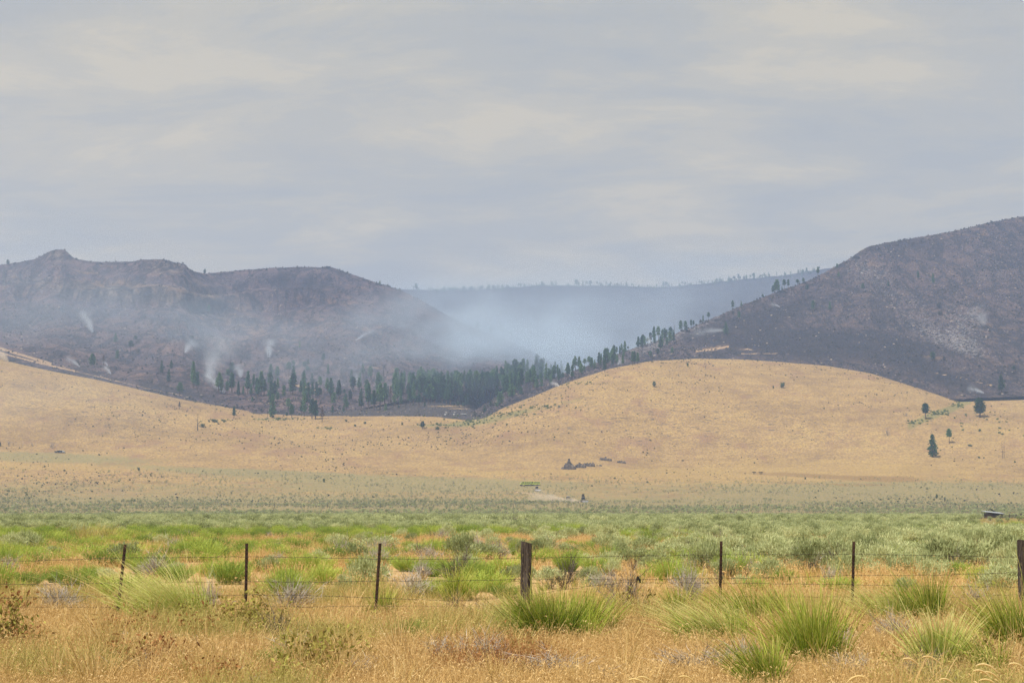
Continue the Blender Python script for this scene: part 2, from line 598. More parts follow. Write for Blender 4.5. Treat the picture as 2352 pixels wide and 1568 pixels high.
# ------------------------------------------------------------------ terrain materials
def ground_material():
    n = NT('ground_soil_and_grass')
    P = n.coord()
    big = n.noise(0.012, 5, 0.6, P)
    mid = n.noise(0.07, 5, 0.65, P)
    fine = n.noise(0.55, 4, 0.7, P)
    tiny = n.noise(7.0, 4, 0.7, P)
    gold = n.ramp(n.math('ADD', n.math('MULTIPLY', big, 0.55), n.math('MULTIPLY', mid, 0.45)),
                  [(0.36, (0.250, 0.160, 0.072)), (0.45, (0.325, 0.215, 0.085)), (0.53, (0.392, 0.260, 0.102)), (0.60, (0.42, 0.288, 0.108)), (0.68, (0.30, 0.205, 0.085))])
    gold = n.mix(n.math('MULTIPLY', n.step(fine, 0.43, 0.62), 0.7), gold, (0.15, 0.095, 0.055))
    trail = n.noise(0.05, 6, 0.75, n.coord('Object', (0.35, 1.3, 1.0)), 1.2)
    gold = n.mix(n.math('MULTIPLY', n.step(n.math('ABSOLUTE', n.math('SUBTRACT', trail, 0.5)), 0.030, 0.004), 0.40), gold, (0.20, 0.135, 0.085))
    gold = n.mix(n.math('MULTIPLY', n.step(n.noise(0.028, 5, 0.7, n.coord('Object', (1, 0.6, 1))), 0.52, 0.66), 0.55), gold, (0.235, 0.135, 0.082))
    near = n.ramp(tiny, [(0.3, (0.29, 0.185, 0.09)), (0.5, (0.46, 0.305, 0.14)), (0.7, (0.56, 0.40, 0.20))])
    c = n.mix(n.attr('near'), gold, near)
    yel = n.step(n.math('ADD', n.attr('yellow'), n.math('MULTIPLY', n.math('SUBTRACT', mid, 0.5), 0.9)), 0.35, 0.75)
    c = n.mix(n.math('MULTIPLY', yel, 0.65), c, n.ramp(fine, [(0.35, (0.42, 0.29, 0.10)), (0.65, (0.27, 0.18, 0.075))]))
    sg = n.math('ADD', n.attr('sage'), n.math('MULTIPLY', n.math('SUBTRACT', n.noise(0.16, 6, 0.75, P), 0.5), 1.5))
    c = n.mix(n.math('MULTIPLY', n.step(sg, 0.35, 0.8), 0.75), c, n.ramp(fine, [(0.35, (0.12, 0.125, 0.058)), (0.5, (0.215, 0.195, 0.088)), (0.62, (0.33, 0.25, 0.115))]))
    gr = n.math('ADD', n.attr('green'), n.math('MULTIPLY', n.math('SUBTRACT', n.noise(0.12, 5, 0.7, P), 0.5), 1.2))
    c = n.mix(n.math('MULTIPLY', n.step(gr, 0.40, 0.95), 0.7), c, n.ramp(fine, [(0.38, (0.085, 0.11, 0.035)), (0.5, (0.17, 0.175, 0.06)), (0.62, (0.30, 0.23, 0.09))]))
    br = n.math('ADD', n.attr('brown'), n.math('MULTIPLY', n.math('SUBTRACT', n.noise(0.10, 5, 0.7, P), 0.5), 1.0))
    c = n.mix(n.math('MULTIPLY', n.step(br, 0.3, 0.75), 0.8), c, n.ramp(fine, [(0.35, (0.17, 0.105, 0.045)), (0.65, (0.29, 0.18, 0.07))]))
    # rock and scrub specks on the dry slopes
    sp = n.step(n.noise(0.26, 4, 0.7, n.coord('Object', (0.55, 1.0, 1.0))), 0.575, 0.635)
    spm = n.step(n.math('ADD', n.noise(0.018, 3, 0.6, P), n.math('MULTIPLY', n.attr('rocky'), 0.45)), 0.55, 0.75)
    c = n.mix(n.math('MULTIPLY', n.math('MULTIPLY', sp, spm), 0.85), c, (0.10, 0.078, 0.055))
    bn = n.math('ADD', n.attr('burn'), n.math('MULTIPLY', n.math('SUBTRACT', n.noise(0.12, 6, 0.75, P), 0.5), 1.1))
    bcol = n.ramp(fine, [(0.36, (0.022, 0.02, 0.024)), (0.52, (0.05, 0.042, 0.042)), (0.66, (0.13, 0.10, 0.075)), (0.78, (0.26, 0.19, 0.13))])
    c = n.mix(n.step(bn, 0.42, 0.58), c, bcol)
    rd = n.step(n.math('ADD', n.attr('road'), n.math('MULTIPLY', n.math('SUBTRACT', mid, 0.5), 0.35)), 0.45, 0.6)
    c = n.mix(rd, c, n.ramp(fine, [(0.3, (0.40, 0.27, 0.17)), (0.7, (0.50, 0.36, 0.23))]))
    n.bump(n.math('ADD', n.math('MULTIPLY', fine, 0.8), n.math('MULTIPLY', mid, 1.2)), 1.2, 0.55)
    return n.done(c, 0.95)


def hill_material(name, warm, tan_amt, dark=1.0):
    n = NT(name)
    P = n.coord()
    big = n.noise(0.010, 5, 0.6, P)
    mid = n.noise(0.045, 6, 0.7, P)
    fine = n.noise(0.19, 4, 0.75, P)
    speck = n.noise(0.42, 3, 0.7, P)
    d, w = dark, warm
    base = n.ramp(n.math('ADD', n.math('MULTIPLY', mid, 0.6), n.math('MULTIPLY', big, 0.4)),
                  [(0.36, (0.028 * d, 0.023 * d, 0.031 * d)), (0.47, (0.048 * d, 0.037 * d, 0.044 * d)), (0.56, (0.078 * d * w, 0.056 * d, 0.055 * d)), (0.68, (0.125 * d * w, 0.088 * d, 0.070 * d))])
    base = n.mix(n.math('MULTIPLY', n.step(fine, 0.40, 0.30), 0.75), base, (0.016, 0.016, 0.019))
    base = n.mix(n.math('MULTIPLY', n.step(fine, 0.54, 0.70), 0.8), base, (0.19 * w, 0.14, 0.10))
    base = n.mix(n.math('MULTIPLY', n.step(speck, 0.57, 0.67), 0.8), base, (0.30, 0.235, 0.18))
    base = n.mix(n.math('MULTIPLY', n.step(n.math('ADD', n.attr('char'), n.math('MULTIPLY', n.math('SUBTRACT', mid, 0.5), 1.2)), 0.22, 0.70), 0.75), base, (0.019, 0.018, 0.024))
    rk = n.noise(0.10, 5, 0.7, n.coord('Object', (1, 0.35, 0.18)))
    base = n.mix(n.math('MULTIPLY', n.attr('rock'), 0.9), base, n.ramp(rk, [(0.36, (0.02, 0.018, 0.018)), (0.48, (0.08, 0.065, 0.052)), (0.60, (0.25, 0.195, 0.145))]))
    tn = n.math('ADD', n.math('ADD', mid, n.math('MULTIPLY', fine, 0.4)), n.math('MULTIPLY', n.attr('tan'), 0.30))
    base = n.mix(n.math('MULTIPLY', n.step(tn, 0.88 - tan_amt, 1.08 - tan_amt), 0.6), base, n.ramp(fine, [(0.4, (0.32, 0.20, 0.11)), (0.62, (0.16, 0.105, 0.065))]))
    gully_shade = n.noise(0.022, 4, 0.6, n.coord('Object', (1.6, 0.45, 0.6)), 0.8)
    base = n.mix(n.math('MULTIPLY', n.step(n.math('ABSOLUTE', n.math('SUBTRACT', gully_shade, 0.5)), 0.07, 0.0), 0.75), base, (0.022, 0.021, 0.025))  # dark streaks in the colour stand in for weak gully shading
    ash = n.math('ADD', n.noise(0.30, 5, 0.8, n.coord('Object', (0.8, 1.1, 1))), n.math('MULTIPLY', n.attr('ash'), 0.20))
    base = n.mix(n.math('MULTIPLY', n.step(ash, 0.66, 0.80), 0.8), base, (0.42, 0.40, 0.39))
    rd = n.step(n.math('ADD', n.attr('road'), n.math('MULTIPLY', n.math('SUBTRACT', fine, 0.5), 1.1)), 0.38, 0.7)
    base = n.mix(rd, base, n.ramp(fine, [(0.3, (0.40, 0.26, 0.15)), (0.7, (0.50, 0.35, 0.21))]))
    n.bump(n.math('ADD', n.math('MULTIPLY', mid, 3.0), n.math('MULTIPLY', fine, 1.6)), 3.5, 1.0)
    return n.done(base, 0.95)


def blob(px, py, x, y, rx, ry, ang=0.0):
    c, s_ = math.cos(ang), math.sin(ang)
    dx, dy = px - x, py - y
    a, b = (dx * c + dy * s_) / rx, (-dx * s_ + dy * c) / ry
    return np.clip(1.35 - np.sqrt(a * a + b * b), 0, 1)


def stroke(px, py, pts, w):
    """distance mask round a pixel polyline"""
    best = np.full(px.shape, 1e9)
    for (x0, y0), (x1, y1) in zip(pts[:-1], pts[1:]):
        dx, dy = x1 - x0, y1 - y0
        t = np.clip(((px - x0) * dx + (py - y0) * dy) / (dx * dx + dy * dy), 0, 1)
        best = np.minimum(best, np.hypot(px - x0 - t * dx, py - y0 - t * dy))
    return np.clip(1.3 - best / w, 0, 1)


def grid_mesh(name, Z, keep, mat, masks):
    rows, cols = Z.shape
    idx = np.arange(rows * cols).reshape(rows, cols)
    q = np.stack([idx[:-1, :-1], idx[:-1, 1:], idx[1:, 1:], idx[1:, :-1]], axis=2)
    k = (keep[:-1, :-1] & keep[:-1, 1:] & keep[1:, 1:] & keep[1:, :-1])
    q = q[k]
    used = np.unique(q)
    remap = np.full(rows * cols, -1)
    remap[used] = np.arange(len(used))
    V = np.stack([XX.ravel()[used], YY.ravel()[used], Z.ravel()[used]], 1)
    me = mesh_np(name, V, [remap[q]], [mat], None, None, {k_: v.ravel()[used] for k_, v in masks.items()}, True)
    o = link(name, me)
    o['kind'] = 'structure'
    return o


PXG, PYG = to_px(XX, YY, G)
crest_py = np.interp(PXG, [p[0] for p in crest_pts], [p[1] for p in crest_pts])
nz = fbm(XX, YY, 60, 4)
gm = {}
gm['near'] = 1 - sm(60, 260, YY)
gm['sage'] = np.clip(0.95 * sm(90, 180, YY) * (1 - sm(760, 860, YY)) + 0.50 * sm(760, 820, YY) * (1 - sm(1100, 1075, PYG)) * 0
                     + 0.60 * sm(1078, 1120, PYG) * (PYG < 1160) * (YY > 700)
                     + 0.95 * blob(PXG, PYG, 90, 1050, 330, 15, 0.03) + 0.55 * blob(PXG, PYG, 640, 1090, 420, 14, 0.03) + 0.7 * blob(PXG, PYG, 560, 1083, 260, 7, 0.04)
                     + 0.5 * blob(PXG, PYG, 1000, 1112, 300, 16) + 0.5 * blob(PXG, PYG, 2100, 1130, 400, 22), 0, 1)
gm['green'] = np.clip(0.8 * blob(PXG, PYG, 1010, 976, 120, 5, -0.06) + 0.8 * blob(PXG, PYG, 615, 963, 60, 4, 0.02) + 0.7 * blob(PXG, PYG, 750, 983, 36, 4)
                      + 0.9 * blob(PXG, PYG, 1090, 965, 60, 14, -0.3) + 0.85 * blob(PXG, PYG, 1180, 951, 75, 9, -0.28) + 0.6 * blob(PXG, PYG, 1300, 925, 90, 8, -0.3) + 0.5 * blob(PXG, PYG, 1330, 880, 60, 6, -0.35)
                      + 0.9 * stroke(PXG, PYG, [(2090, 978), (2130, 958), (2185, 938), (2225, 920)], 9) + 0.45 * blob(PXG, PYG, 2250, 985, 160, 70) + 0.4 * blob(PXG, PYG, 1700, 1085, 300, 12), 0, 1)
gm['brown'] = np.clip(0.8 * blob(PXG, PYG, 1900, 1094, 240, 7, 0.05) + 0.7 * blob(PXG, PYG, 2040, 1098, 90, 7) + 0.6 * blob(PXG, PYG, 1960, 1113, 150, 5) + 0.6 * blob(PXG, PYG, 330, 1108, 60, 5) + 0.5 * blob(PXG, PYG, 1800, 1107, 70, 5) + 0.55 * stroke(PXG, PYG, [(620, 1046), (700, 1021), (760, 1008)], 3) + 0.5 * stroke(PXG, PYG, [(1000, 1034), (1090, 1003), (1180, 985), (1290, 975)], 4) + 0.5 * stroke(PXG, PYG, [(1430, 955), (1560, 1000), (1700, 1062)], 4) + 0.5 * stroke(PXG, PYG, [(300, 955), (420, 1008), (560, 1042)], 4) + 0.5 * stroke(PXG, PYG, [(2110, 975), (1980, 1012), (1850, 1048)], 5) + 0.5 * stroke(PXG, PYG, [(80, 905), (200, 965), (330, 1010)], 4) + 0.45 * stroke(PXG, PYG, [(1800, 880), (1900, 930), (1960, 990)], 4), 0, 1)  # blobs are brown ground; the strokes paint gully shading into the colour
gm['yellow'] = np.clip(0.8 * blob(PXG, PYG, 150, 1072, 330, 11, 0.02) + 0.7 * blob(PXG, PYG, 700, 1100, 230, 6) + 0.6 * blob(PXG, PYG, 1000, 965, 160, 7) + 0.6 * blob(PXG, PYG, 1900, 1075, 520, 40) + 0.5 * blob(PXG, PYG, 2300, 1000, 260, 60) + 0.5 * blob(PXG, PYG, 1300, 1085, 500, 10) + 0.42 * sm(1060, 1110, PYG) * (YY > 700), 0, 1)
gm['rocky'] = np.clip(0.9 * blob(PXG, PYG, 1400, 950, 330, 60, 0.1) + 0.7 * blob(PXG, PYG, 150, 920, 280, 60, 0.3) + 0.5 * blob(PXG, PYG, 1750, 960, 250, 60), 0, 1)
vmask = np.interp(PXG, [560, 640, 1090, 1130], [0, 1, 1, 0])
edge = np.interp(PXG, [600, 700, 800, 900, 1000, 1060, 1090, 1130], [953, 953, 951, 952, 950, 948, 946, 940])
gm['burn'] = np.clip(np.where(YY > Yc[None, :] - 40, sm(2, -8, PYG - edge) * np.clip(vmask * 3, 0, 1), 0) + 1.0 * (YY > Yc[None, :] + 14), 0, 1)
gm['burn'] = np.clip(gm['burn'] - 0.55 * (blob(PXG, PYG, 1020, 933, 90, 3) + blob(PXG, PYG, 1060, 938, 60, 2) + 0.7 * blob(PXG, PYG, 900, 945, 110, 3) + 0.7 * blob(PXG, PYG, 1080, 930, 60, 3)), 0, 1)
gm['road'] = np.clip(0.6 * stroke(PXG, PYG, [(1110, 975), (1090, 963), (1082, 953)], 2.6) + 0.5 * stroke(PXG, PYG, [(1215, 1040), (1165, 960), (1110, 975)], 1.6)
                     + 0.42 * stroke(PXG, PYG, [(1150, 1106), (1290, 1094), (1460, 1086)], 2.4) + 0.6 * stroke(PXG, PYG, [(1180, 1128), (1240, 1136), (1330, 1150)], 3.0)
                     + 0.45 * stroke(PXG, PYG, [(620, 1043), (690, 1022), (760, 1012)], 2.5), 0, 1)
M_ground = ground_material()
ground = grid_mesh('ground', G, np.ones_like(G, bool), M_ground, gm)


def hill_masks(Z, which):
    px, py = to_px(XX, YY, np.where(Z < -100, 0, Z))
    z0 = np.zeros_like(Z)
    m = {'rock': z0, 'tan': z0, 'ash': z0, 'road': z0, 'char': z0}
    if which == 'L':
        m['rock'] = np.clip(0.95 * blob(px, py, 380, 680, 170, 20, 0.05) + 0.9 * blob(px, py, 380, 612, 60, 18) + 0.8 * blob(px, py, 135, 585, 40, 14) + 0.6 * blob(px, py, 130, 660, 150, 16, 0.2)
                            + 0.6 * blob(px, py, 250, 655, 90, 12), 0, 1)
        m['tan'] = np.clip(blob(px, py, 190, 627, 50, 6) + 0.8 * blob(px, py, 180, 655, 70, 12) + 0.9 * blob(px, py, 330, 656, 120, 10, 0.1) + 0.8 * blob(px, py, 470, 670, 60, 22, 0.6)
                           + 0.6 * blob(px, py, 760, 690, 70, 12, 0.2) + 0.6 * blob(px, py, 730, 750, 70, 8, 0.9) + 0.5 * blob(px, py, 560, 740, 160, 40, 0.3) + 0.6 * blob(px, py, 860, 845, 30, 6), 0, 1)
        m['ash'] = np.clip(0.5 * blob(px, py, 480, 780, 200, 80) + 0.5 * blob(px, py, 900, 700, 120, 60), 0, 1)
        m['road'] = np.clip(stroke(px, py, [(-300, 722), (-100, 770), (0, 800), (60, 818), (115, 834)], 3.6) + 0.6 * stroke(px, py, [(115, 834), (160, 845)], 1.6) + 0.95 * stroke(px, py, [(-300, 738), (-100, 784), (0, 810), (85, 832), (171, 852)], 2.4) + 0.62 * stroke(px, py, [(171, 852), (273, 876), (330, 890), (420, 908)], 2.0)
                            + 0.8 * blob(px, py, 690, 886, 22, 2.5, 0.2) + 0.7 * stroke(px, py, [(670, 884), (740, 899)], 1.5) + 0.6 * stroke(px, py, [(330, 855), (400, 880)], 1.3), 0, 1)
    if which == 'R':
        m['tan'] = np.clip(blob(px, py, 1640, 802, 50, 5, -0.12) + blob(px, py, 1655, 794, 40, 4, -0.2) + 0.9 * blob(px, py, 1720, 803, 70, 4) + 0.8 * blob(px, py, 2000, 607, 30, 5) + 0.8 * blob(px, py, 1970, 583, 22, 8, 0.5)
                           + 0.5 * blob(px, py, 2300, 770, 120, 60) + 0.5 * blob(px, py, 2250, 540, 110, 25) + 0.7 * blob(px, py, 2120, 822, 90, 10, 0.2), 0, 1)
        m['ash'] = np.clip(0.72 * blob(px, py, 2230, 740, 80, 50, 0.9) + 0.6 * blob(px, py, 2190, 790, 110, 24, 0.4) + 0.6 * blob(px, py, 2080, 700, 170, 50, 0.6) + 0.5 * blob(px, py, 2280, 620, 120, 50) + 0.75 * blob(px, py, 1600, 745, 180, 22, -0.4) + 0.6 * blob(px, py, 1480, 800, 90, 20, -0.35) + 0.4 * blob(px, py, 2000, 610, 90, 40), 0, 1)
        m['road'] = np.clip(stroke(px, py, [(1600, 806), (1640, 802), (1672, 796)], 3.0) + 0.8 * blob(px, py, 1720, 802, 17, 2.6) + 0.75 * stroke(px, py, [(1700, 812), (1830, 812)], 1.4)
                            + 0.7 * stroke(px, py, [(2140, 855), (2210, 868), (2290, 888)], 1.4) + 0.5 * stroke(px, py, [(2200, 905), (2290, 880)], 1.2), 0, 1)
    if which == 'R':
        m['char'] = np.clip(0.9 * blob(px, py, 1880, 790, 330, 42, 0.06) + 0.7 * blob(px, py, 1750, 730, 160, 26, -0.3) + 0.6 * blob(px, py, 2150, 860, 140, 30, 0.35) + 0.5 * blob(px, py, 2100, 560, 120, 24), 0, 1)
    if which == 'L':
        m['char'] = np.clip(0.6 * blob(px, py, 680, 650, 130, 26, 0.1) + 0.5 * blob(px, py, 120, 720, 140, 30, 0.2) + 0.6 * blob(px, py, 420, 900, 160, 12, 0.2), 0, 1)
    if which == 'F':
        m['char'] = z0 + 0.4
        m['tan'] = np.clip(blob(px, py, 1490, 693, 50, 5) + 0.7 * blob(px, py, 1470, 722, 60, 5) + 0.5 * blob(px, py, 1150, 720, 120, 20), 0, 1)
    return m


M_left = hill_material('burned_slope_left', 1.1, 0.09, 1.65)
M_right = hill_material('burned_slope_right', 1.05, 0.05, 1.15)
M_far = hill_material('burned_slope_far', 0.9, 0.02, 0.8)
below = G - 2.5
grid_mesh('burned_hill', HL, (HL > below), M_left, hill_masks(HL, 'L'))
grid_mesh('burned_hill', HR, (HR > below), M_right, hill_masks(HR, 'R'))
grid_mesh('far_ridge', HF, (HF > np.maximum(below, np.maximum(HL, HR) - 60)) & (YY < 4250), M_far, hill_masks(HF, 'F'))

# ------------------------------------------------------------------ plant materials
M_bark = plain_mat('pine_bark', (0.055, 0.04, 0.032), (0.14, 0.09, 0.06), 3.0)
M_char = plain_mat('charred_wood', (0.018, 0.016, 0.016), (0.07, 0.055, 0.05), 2.0)
M_greywood = plain_mat('weathered_grey_wood', (0.14, 0.125, 0.115), (0.33, 0.30, 0.285), 4.0)
M_needle = leaf_mat('pine_needles', [(0.15, (0.022, 0.066, 0.028)), (0.45, (0.060, 0.150, 0.055)), (0.75, (0.135, 0.245, 0.075)), (1.0, (0.22, 0.30, 0.095))], None, 0.55, 0.15)
M_brownneedle = leaf_mat('scorched_needles', [(0.1, (0.06, 0.035, 0.02)), (0.6, (0.13, 0.075, 0.04)), (1.0, (0.15, 0.12, 0.05))], None, 0.3, 0.1)
M_sage = leaf_mat('sage_leaves', [(0.10, (0.169, 0.198, 0.079)), (0.35, (0.350, 0.390, 0.175)), (0.62, (0.508, 0.548, 0.277)), (0.95, (0.678, 0.678, 0.373))], None, 0.5, 0.35)
M_sagefar = leaf_mat('far_sage_leaves', [(0.10, (0.115, 0.14, 0.06)), (0.4, (0.25, 0.28, 0.13)), (0.7, (0.38, 0.405, 0.20)), (0.95, (0.52, 0.50, 0.26))], None, 0.6, 0.25)
M_rabbit = leaf_mat('rabbitbrush_leaves', [(0.08, (0.125, 0.185, 0.04)), (0.35, (0.245, 0.345, 0.06)), (0.62, (0.39, 0.48, 0.085)), (0.95, (0.58, 0.60, 0.15))], None, 0.5, 0.25)
M_stem = leaf_mat('shrub_stems', [(0.0, (0.090, 0.072, 0.054)), (0.6, (0.204, 0.168, 0.132)), (1.0, (0.324, 0.288, 0.240))], None, 0.2, 0.0)
M_twig = leaf_mat('dead_twigs', [(0.0, (0.11, 0.092, 0.075)), (0.5, (0.31, 0.275, 0.235)), (1.0, (0.54, 0.49, 0.425))], None, 0.3, 0.0)
M_darktwig = leaf_mat('dark_dead_twigs', [(0.0, (0.035, 0.03, 0.028)), (0.6, (0.11, 0.09, 0.08)), (1.0, (0.21, 0.18, 0.16))], None, 0.3, 0.0)
M_cheat = leaf_mat('dry_cheatgrass', [(0.0, (0.40, 0.26, 0.105)), (0.4, (0.57, 0.385, 0.155)), (0.7, (0.68, 0.485, 0.22)), (1.0, (0.78, 0.61, 0.33))], None, 0.35, 0.35)
M_rust = leaf_mat('rusty_weed', [(0.0, (0.156, 0.065, 0.026)), (0.5, (0.312, 0.143, 0.052)), (1.0, (0.468, 0.260, 0.104))], None, 0.3, 0.2)
M_olive = leaf_mat('olive_grass', [(0.0, (0.250, 0.237, 0.075)), (0.5, (0.425, 0.375, 0.112)), (1.0, (0.625, 0.525, 0.213))], None, 0.4, 0.35)
M_rye = leaf_mat('green_bunchgrass', [(0.0, (0.08, 0.135, 0.012)), (0.4, (0.22, 0.31, 0.028)), (0.75, (0.40, 0.46, 0.06)), (1.0, (0.62, 0.58, 0.17))], ((0.60, 0.52, 0.17), 0.65, 1.1), 0.2, 0.3)
M_palerye = leaf_mat('pale_bunchgrass', [(0.0, (0.15, 0.22, 0.03)), (0.4, (0.38, 0.46, 0.08)), (0.75, (0.58, 0.62, 0.17)), (1.0, (0.74, 0.71, 0.30))], ((0.72, 0.64, 0.28), 0.55, 1.05), 0.2, 0.35)
M_straw = leaf_mat('straw_bunchgrass', [(0.0, (0.40, 0.27, 0.08)), (0.5, (0.58, 0.42, 0.16)), (1.0, (0.72, 0.58, 0.29))], None, 0.2, 0.35)
M_weed = leaf_mat('leafy_weed', [(0.0, (0.156, 0.091, 0.033)), (0.35, (0.247, 0.195, 0.046)), (0.7, (0.312, 0.312, 0.065)), (1.0, (0.520, 0.429, 0.130))], None, 0.2, 0.25)
M_seed = leaf_mat('seed_spike', [(0.0, (0.55, 0.40, 0.15)), (0.5, (0.68, 0.53, 0.24)), (1.0, (0.78, 0.65, 0.36))], None, 0.2, 0.3)
M_scorch = leaf_mat('scorched_scrub', [(0.0, (0.016, 0.018, 0.016)), (0.4, (0.035, 0.036, 0.028)), (0.75, (0.065, 0.058, 0.042)), (1.0, (0.12, 0.10, 0.07))], None, 0.5, 0.0)
M_greenbush = leaf_mat('green_scrub', [(0.0, (0.035, 0.055, 0.022)), (0.5, (0.075, 0.105, 0.04)), (1.0, (0.15, 0.17, 0.06))], None, 0.4, 0.1)


def rot_dirs(n, lo, hi):
    """unit directions with elevation between lo and hi (radians)"""
    a, e = rng.random(n) * 2 * np.pi, lo + (hi - lo) * rng.random(n)
    return np.stack([np.cos(a) * np.cos(e), np.sin(a) * np.cos(e), np.sin(e)], 1)


def nrm(a):
    return a / (np.linalg.norm(a, axis=1, keepdims=True) + 1e-9)


UPV = np.array([[0, 0, 1.0]])


# ------------------------------------------------------------------ trees (unit height, scaled when placed)
def pine_soups(shape, seed, nlayer=24, dens=1.0):
    """trunk soup and crown soup of a conifer one unit high"""
    global rng
    keep, rng = rng, np.random.default_rng(seed)
    cb, wid, prof = shape
    tr, cr = Soup(), Soup()
    bend = rng.normal(size=2) * 0.012
    zz = np.linspace(0, 0.97, 7)
    tr.tube([(bend[0] * math.sin(z * 3), bend[1] * math.sin(z * 2.3), z - (0.03 if z == 0 else 0)) for z in zz], 0.024 * (1.03 - zz) + 0.001, 6, 0.5, 0)
    B, D, Ls, W, Va = [], [], [], [], []
    lop = 1 + 0.35 * np.sin(np.arange(40) * 1.9 + rng.random() * 6)
    for k in range(nlayer):
        h = cb + (0.985 - cb) * ((k + rng.random() * 0.6) / nlayer)
        s = (h - cb) / (1 - cb)
        if prof == 'cone':
            r = (1 - s) ** 0.85 * (0.55 + 0.45 * min(1, s * 6))
        elif prof == 'round':
            r = math.sqrt(max(0.02, 1 - (1.5 * s - 0.5) ** 2)) if s > 0.33 else 0.6 + 1.2 * s
            r *= (1 - 0.35 * s)
        else:
            r = (1 - s ** 1.6) * (0.7 + 0.3 * min(1, s * 4))
        r = max(r, 0.05) * wid * (0.72 + 0.5 * rng.random())
        nb = rng.integers(4, 8)
        a0 = rng.random() * 6.28
        for b in range(nb):
            a = a0 + b * 6.283 / nb + rng.normal() * 0.25
            rb_ = r * (0.55 + 0.6 * rng.random()) * (0.8 + 0.2 * lop[b])
            if rng.random() < 0.10:
                continue
            droop = -0.12 * rb_ + 0.05 * rng.normal() * rb_
            tipv = np.array([math.cos(a) * rb_, math.sin(a) * rb_, droop + 0.10 * rb_ * s])
            if h < 0.97:
                tr.blades(np.array([[0, 0, h]]), nrm(tipv[None, :]), np.zeros((1, 3)), np.array([rb_]), np.array([0.008]), 1, np.array([0.4]), 0)
            nc = max(2, int(dens * (3 + rb_ * 34)))
            for c in range(nc):
                f = 0.25 + 0.75 * (c + rng.random()) / nc
                B.append(np.array([0, 0, h]) + tipv * f + rng.normal(size=3) * 0.010)
                o = np.array([math.cos(a), math.sin(a), 0.55 + 0.5 * rng.normal()])
                D.append(o)
                Ls.append(0.036 + 0.028 * rng.random())
                W.append(0.024 + 0.018 * rng.random())
                Va.append(np.clip(0.30 + 0.22 * rng.normal() + 0.28 * (rng.random() < 0.2), 0, 1))
    B, D = np.array(B), nrm(np.array(D))
    for q in range(2):
        cr.blades(B + rng.normal(size=B.shape) * 0.006, nrm(D + rng.normal(size=D.shape) * 0.55), np.zeros_like(D), np.array(Ls), np.array(W), 1 + q, np.array(Va), 0, taper=0.0 if q else 0.35)
    rng = keep
    return tr, cr


SHAPES = [((0.22, 0.16, 'cone'), 1), ((0.28, 0.14, 'cone'), 2), ((0.06, 0.20, 'cone'), 3), ((0.34, 0.15, 'col'), 4), ((0.32, 0.19, 'round'), 5), ((0.42, 0.20, 'round'), 6), ((0.28, 0.16, 'cone'), 7), ((0.24, 0.21, 'round'), 8), ((0.50, 0.22, 'round'), 9), ((0.32, 0.13, 'cone'), 10), ((0.08, 0.24, 'cone'), 12), ((0.35, 0.17, 'cone'), 13)]
PINE = []
for shp, sd in SHAPES:
    a, b = pine_soups(shp, sd)
    PINE.append((shp, a.mesh('trunk', [M_bark]), b.mesh('crown', [M_needle])))


def join_soup(a, b):
    o = Soup()
    for s, mi in ((a, 0), (b, 1)):
        off = o.n
        o.V += s.V
        o.F4 += [f + off for f in s.F4]
        o.F3 += [f + off for f in s.F3]
        o.v4 += s.v4
        o.v3 += s.v3
        o.m4 += [np.full(len(x), mi) for x in s.v4]
        o.m3 += [np.full(len(x), mi) for x in s.v3]
        o.t += s.t
        o.n += s.n
    return o


PINE1, BROWN1 = [], []
for shp, sd in SHAPES[:10]:
    a, b = pine_soups(shp, sd + 40, 18, 0.9)
    PINE1.append((shp, join_soup(a, b).mesh('pine_tree', [M_bark, M_needle])))
for shp, sd in SHAPES[1:6:2]:
    a, b = pine_soups(shp, sd + 80, 13, 0.45)
    BROWN1.append((shp, join_soup(a, b).mesh('scorched_pine', [M_char, M_brownneedle])))


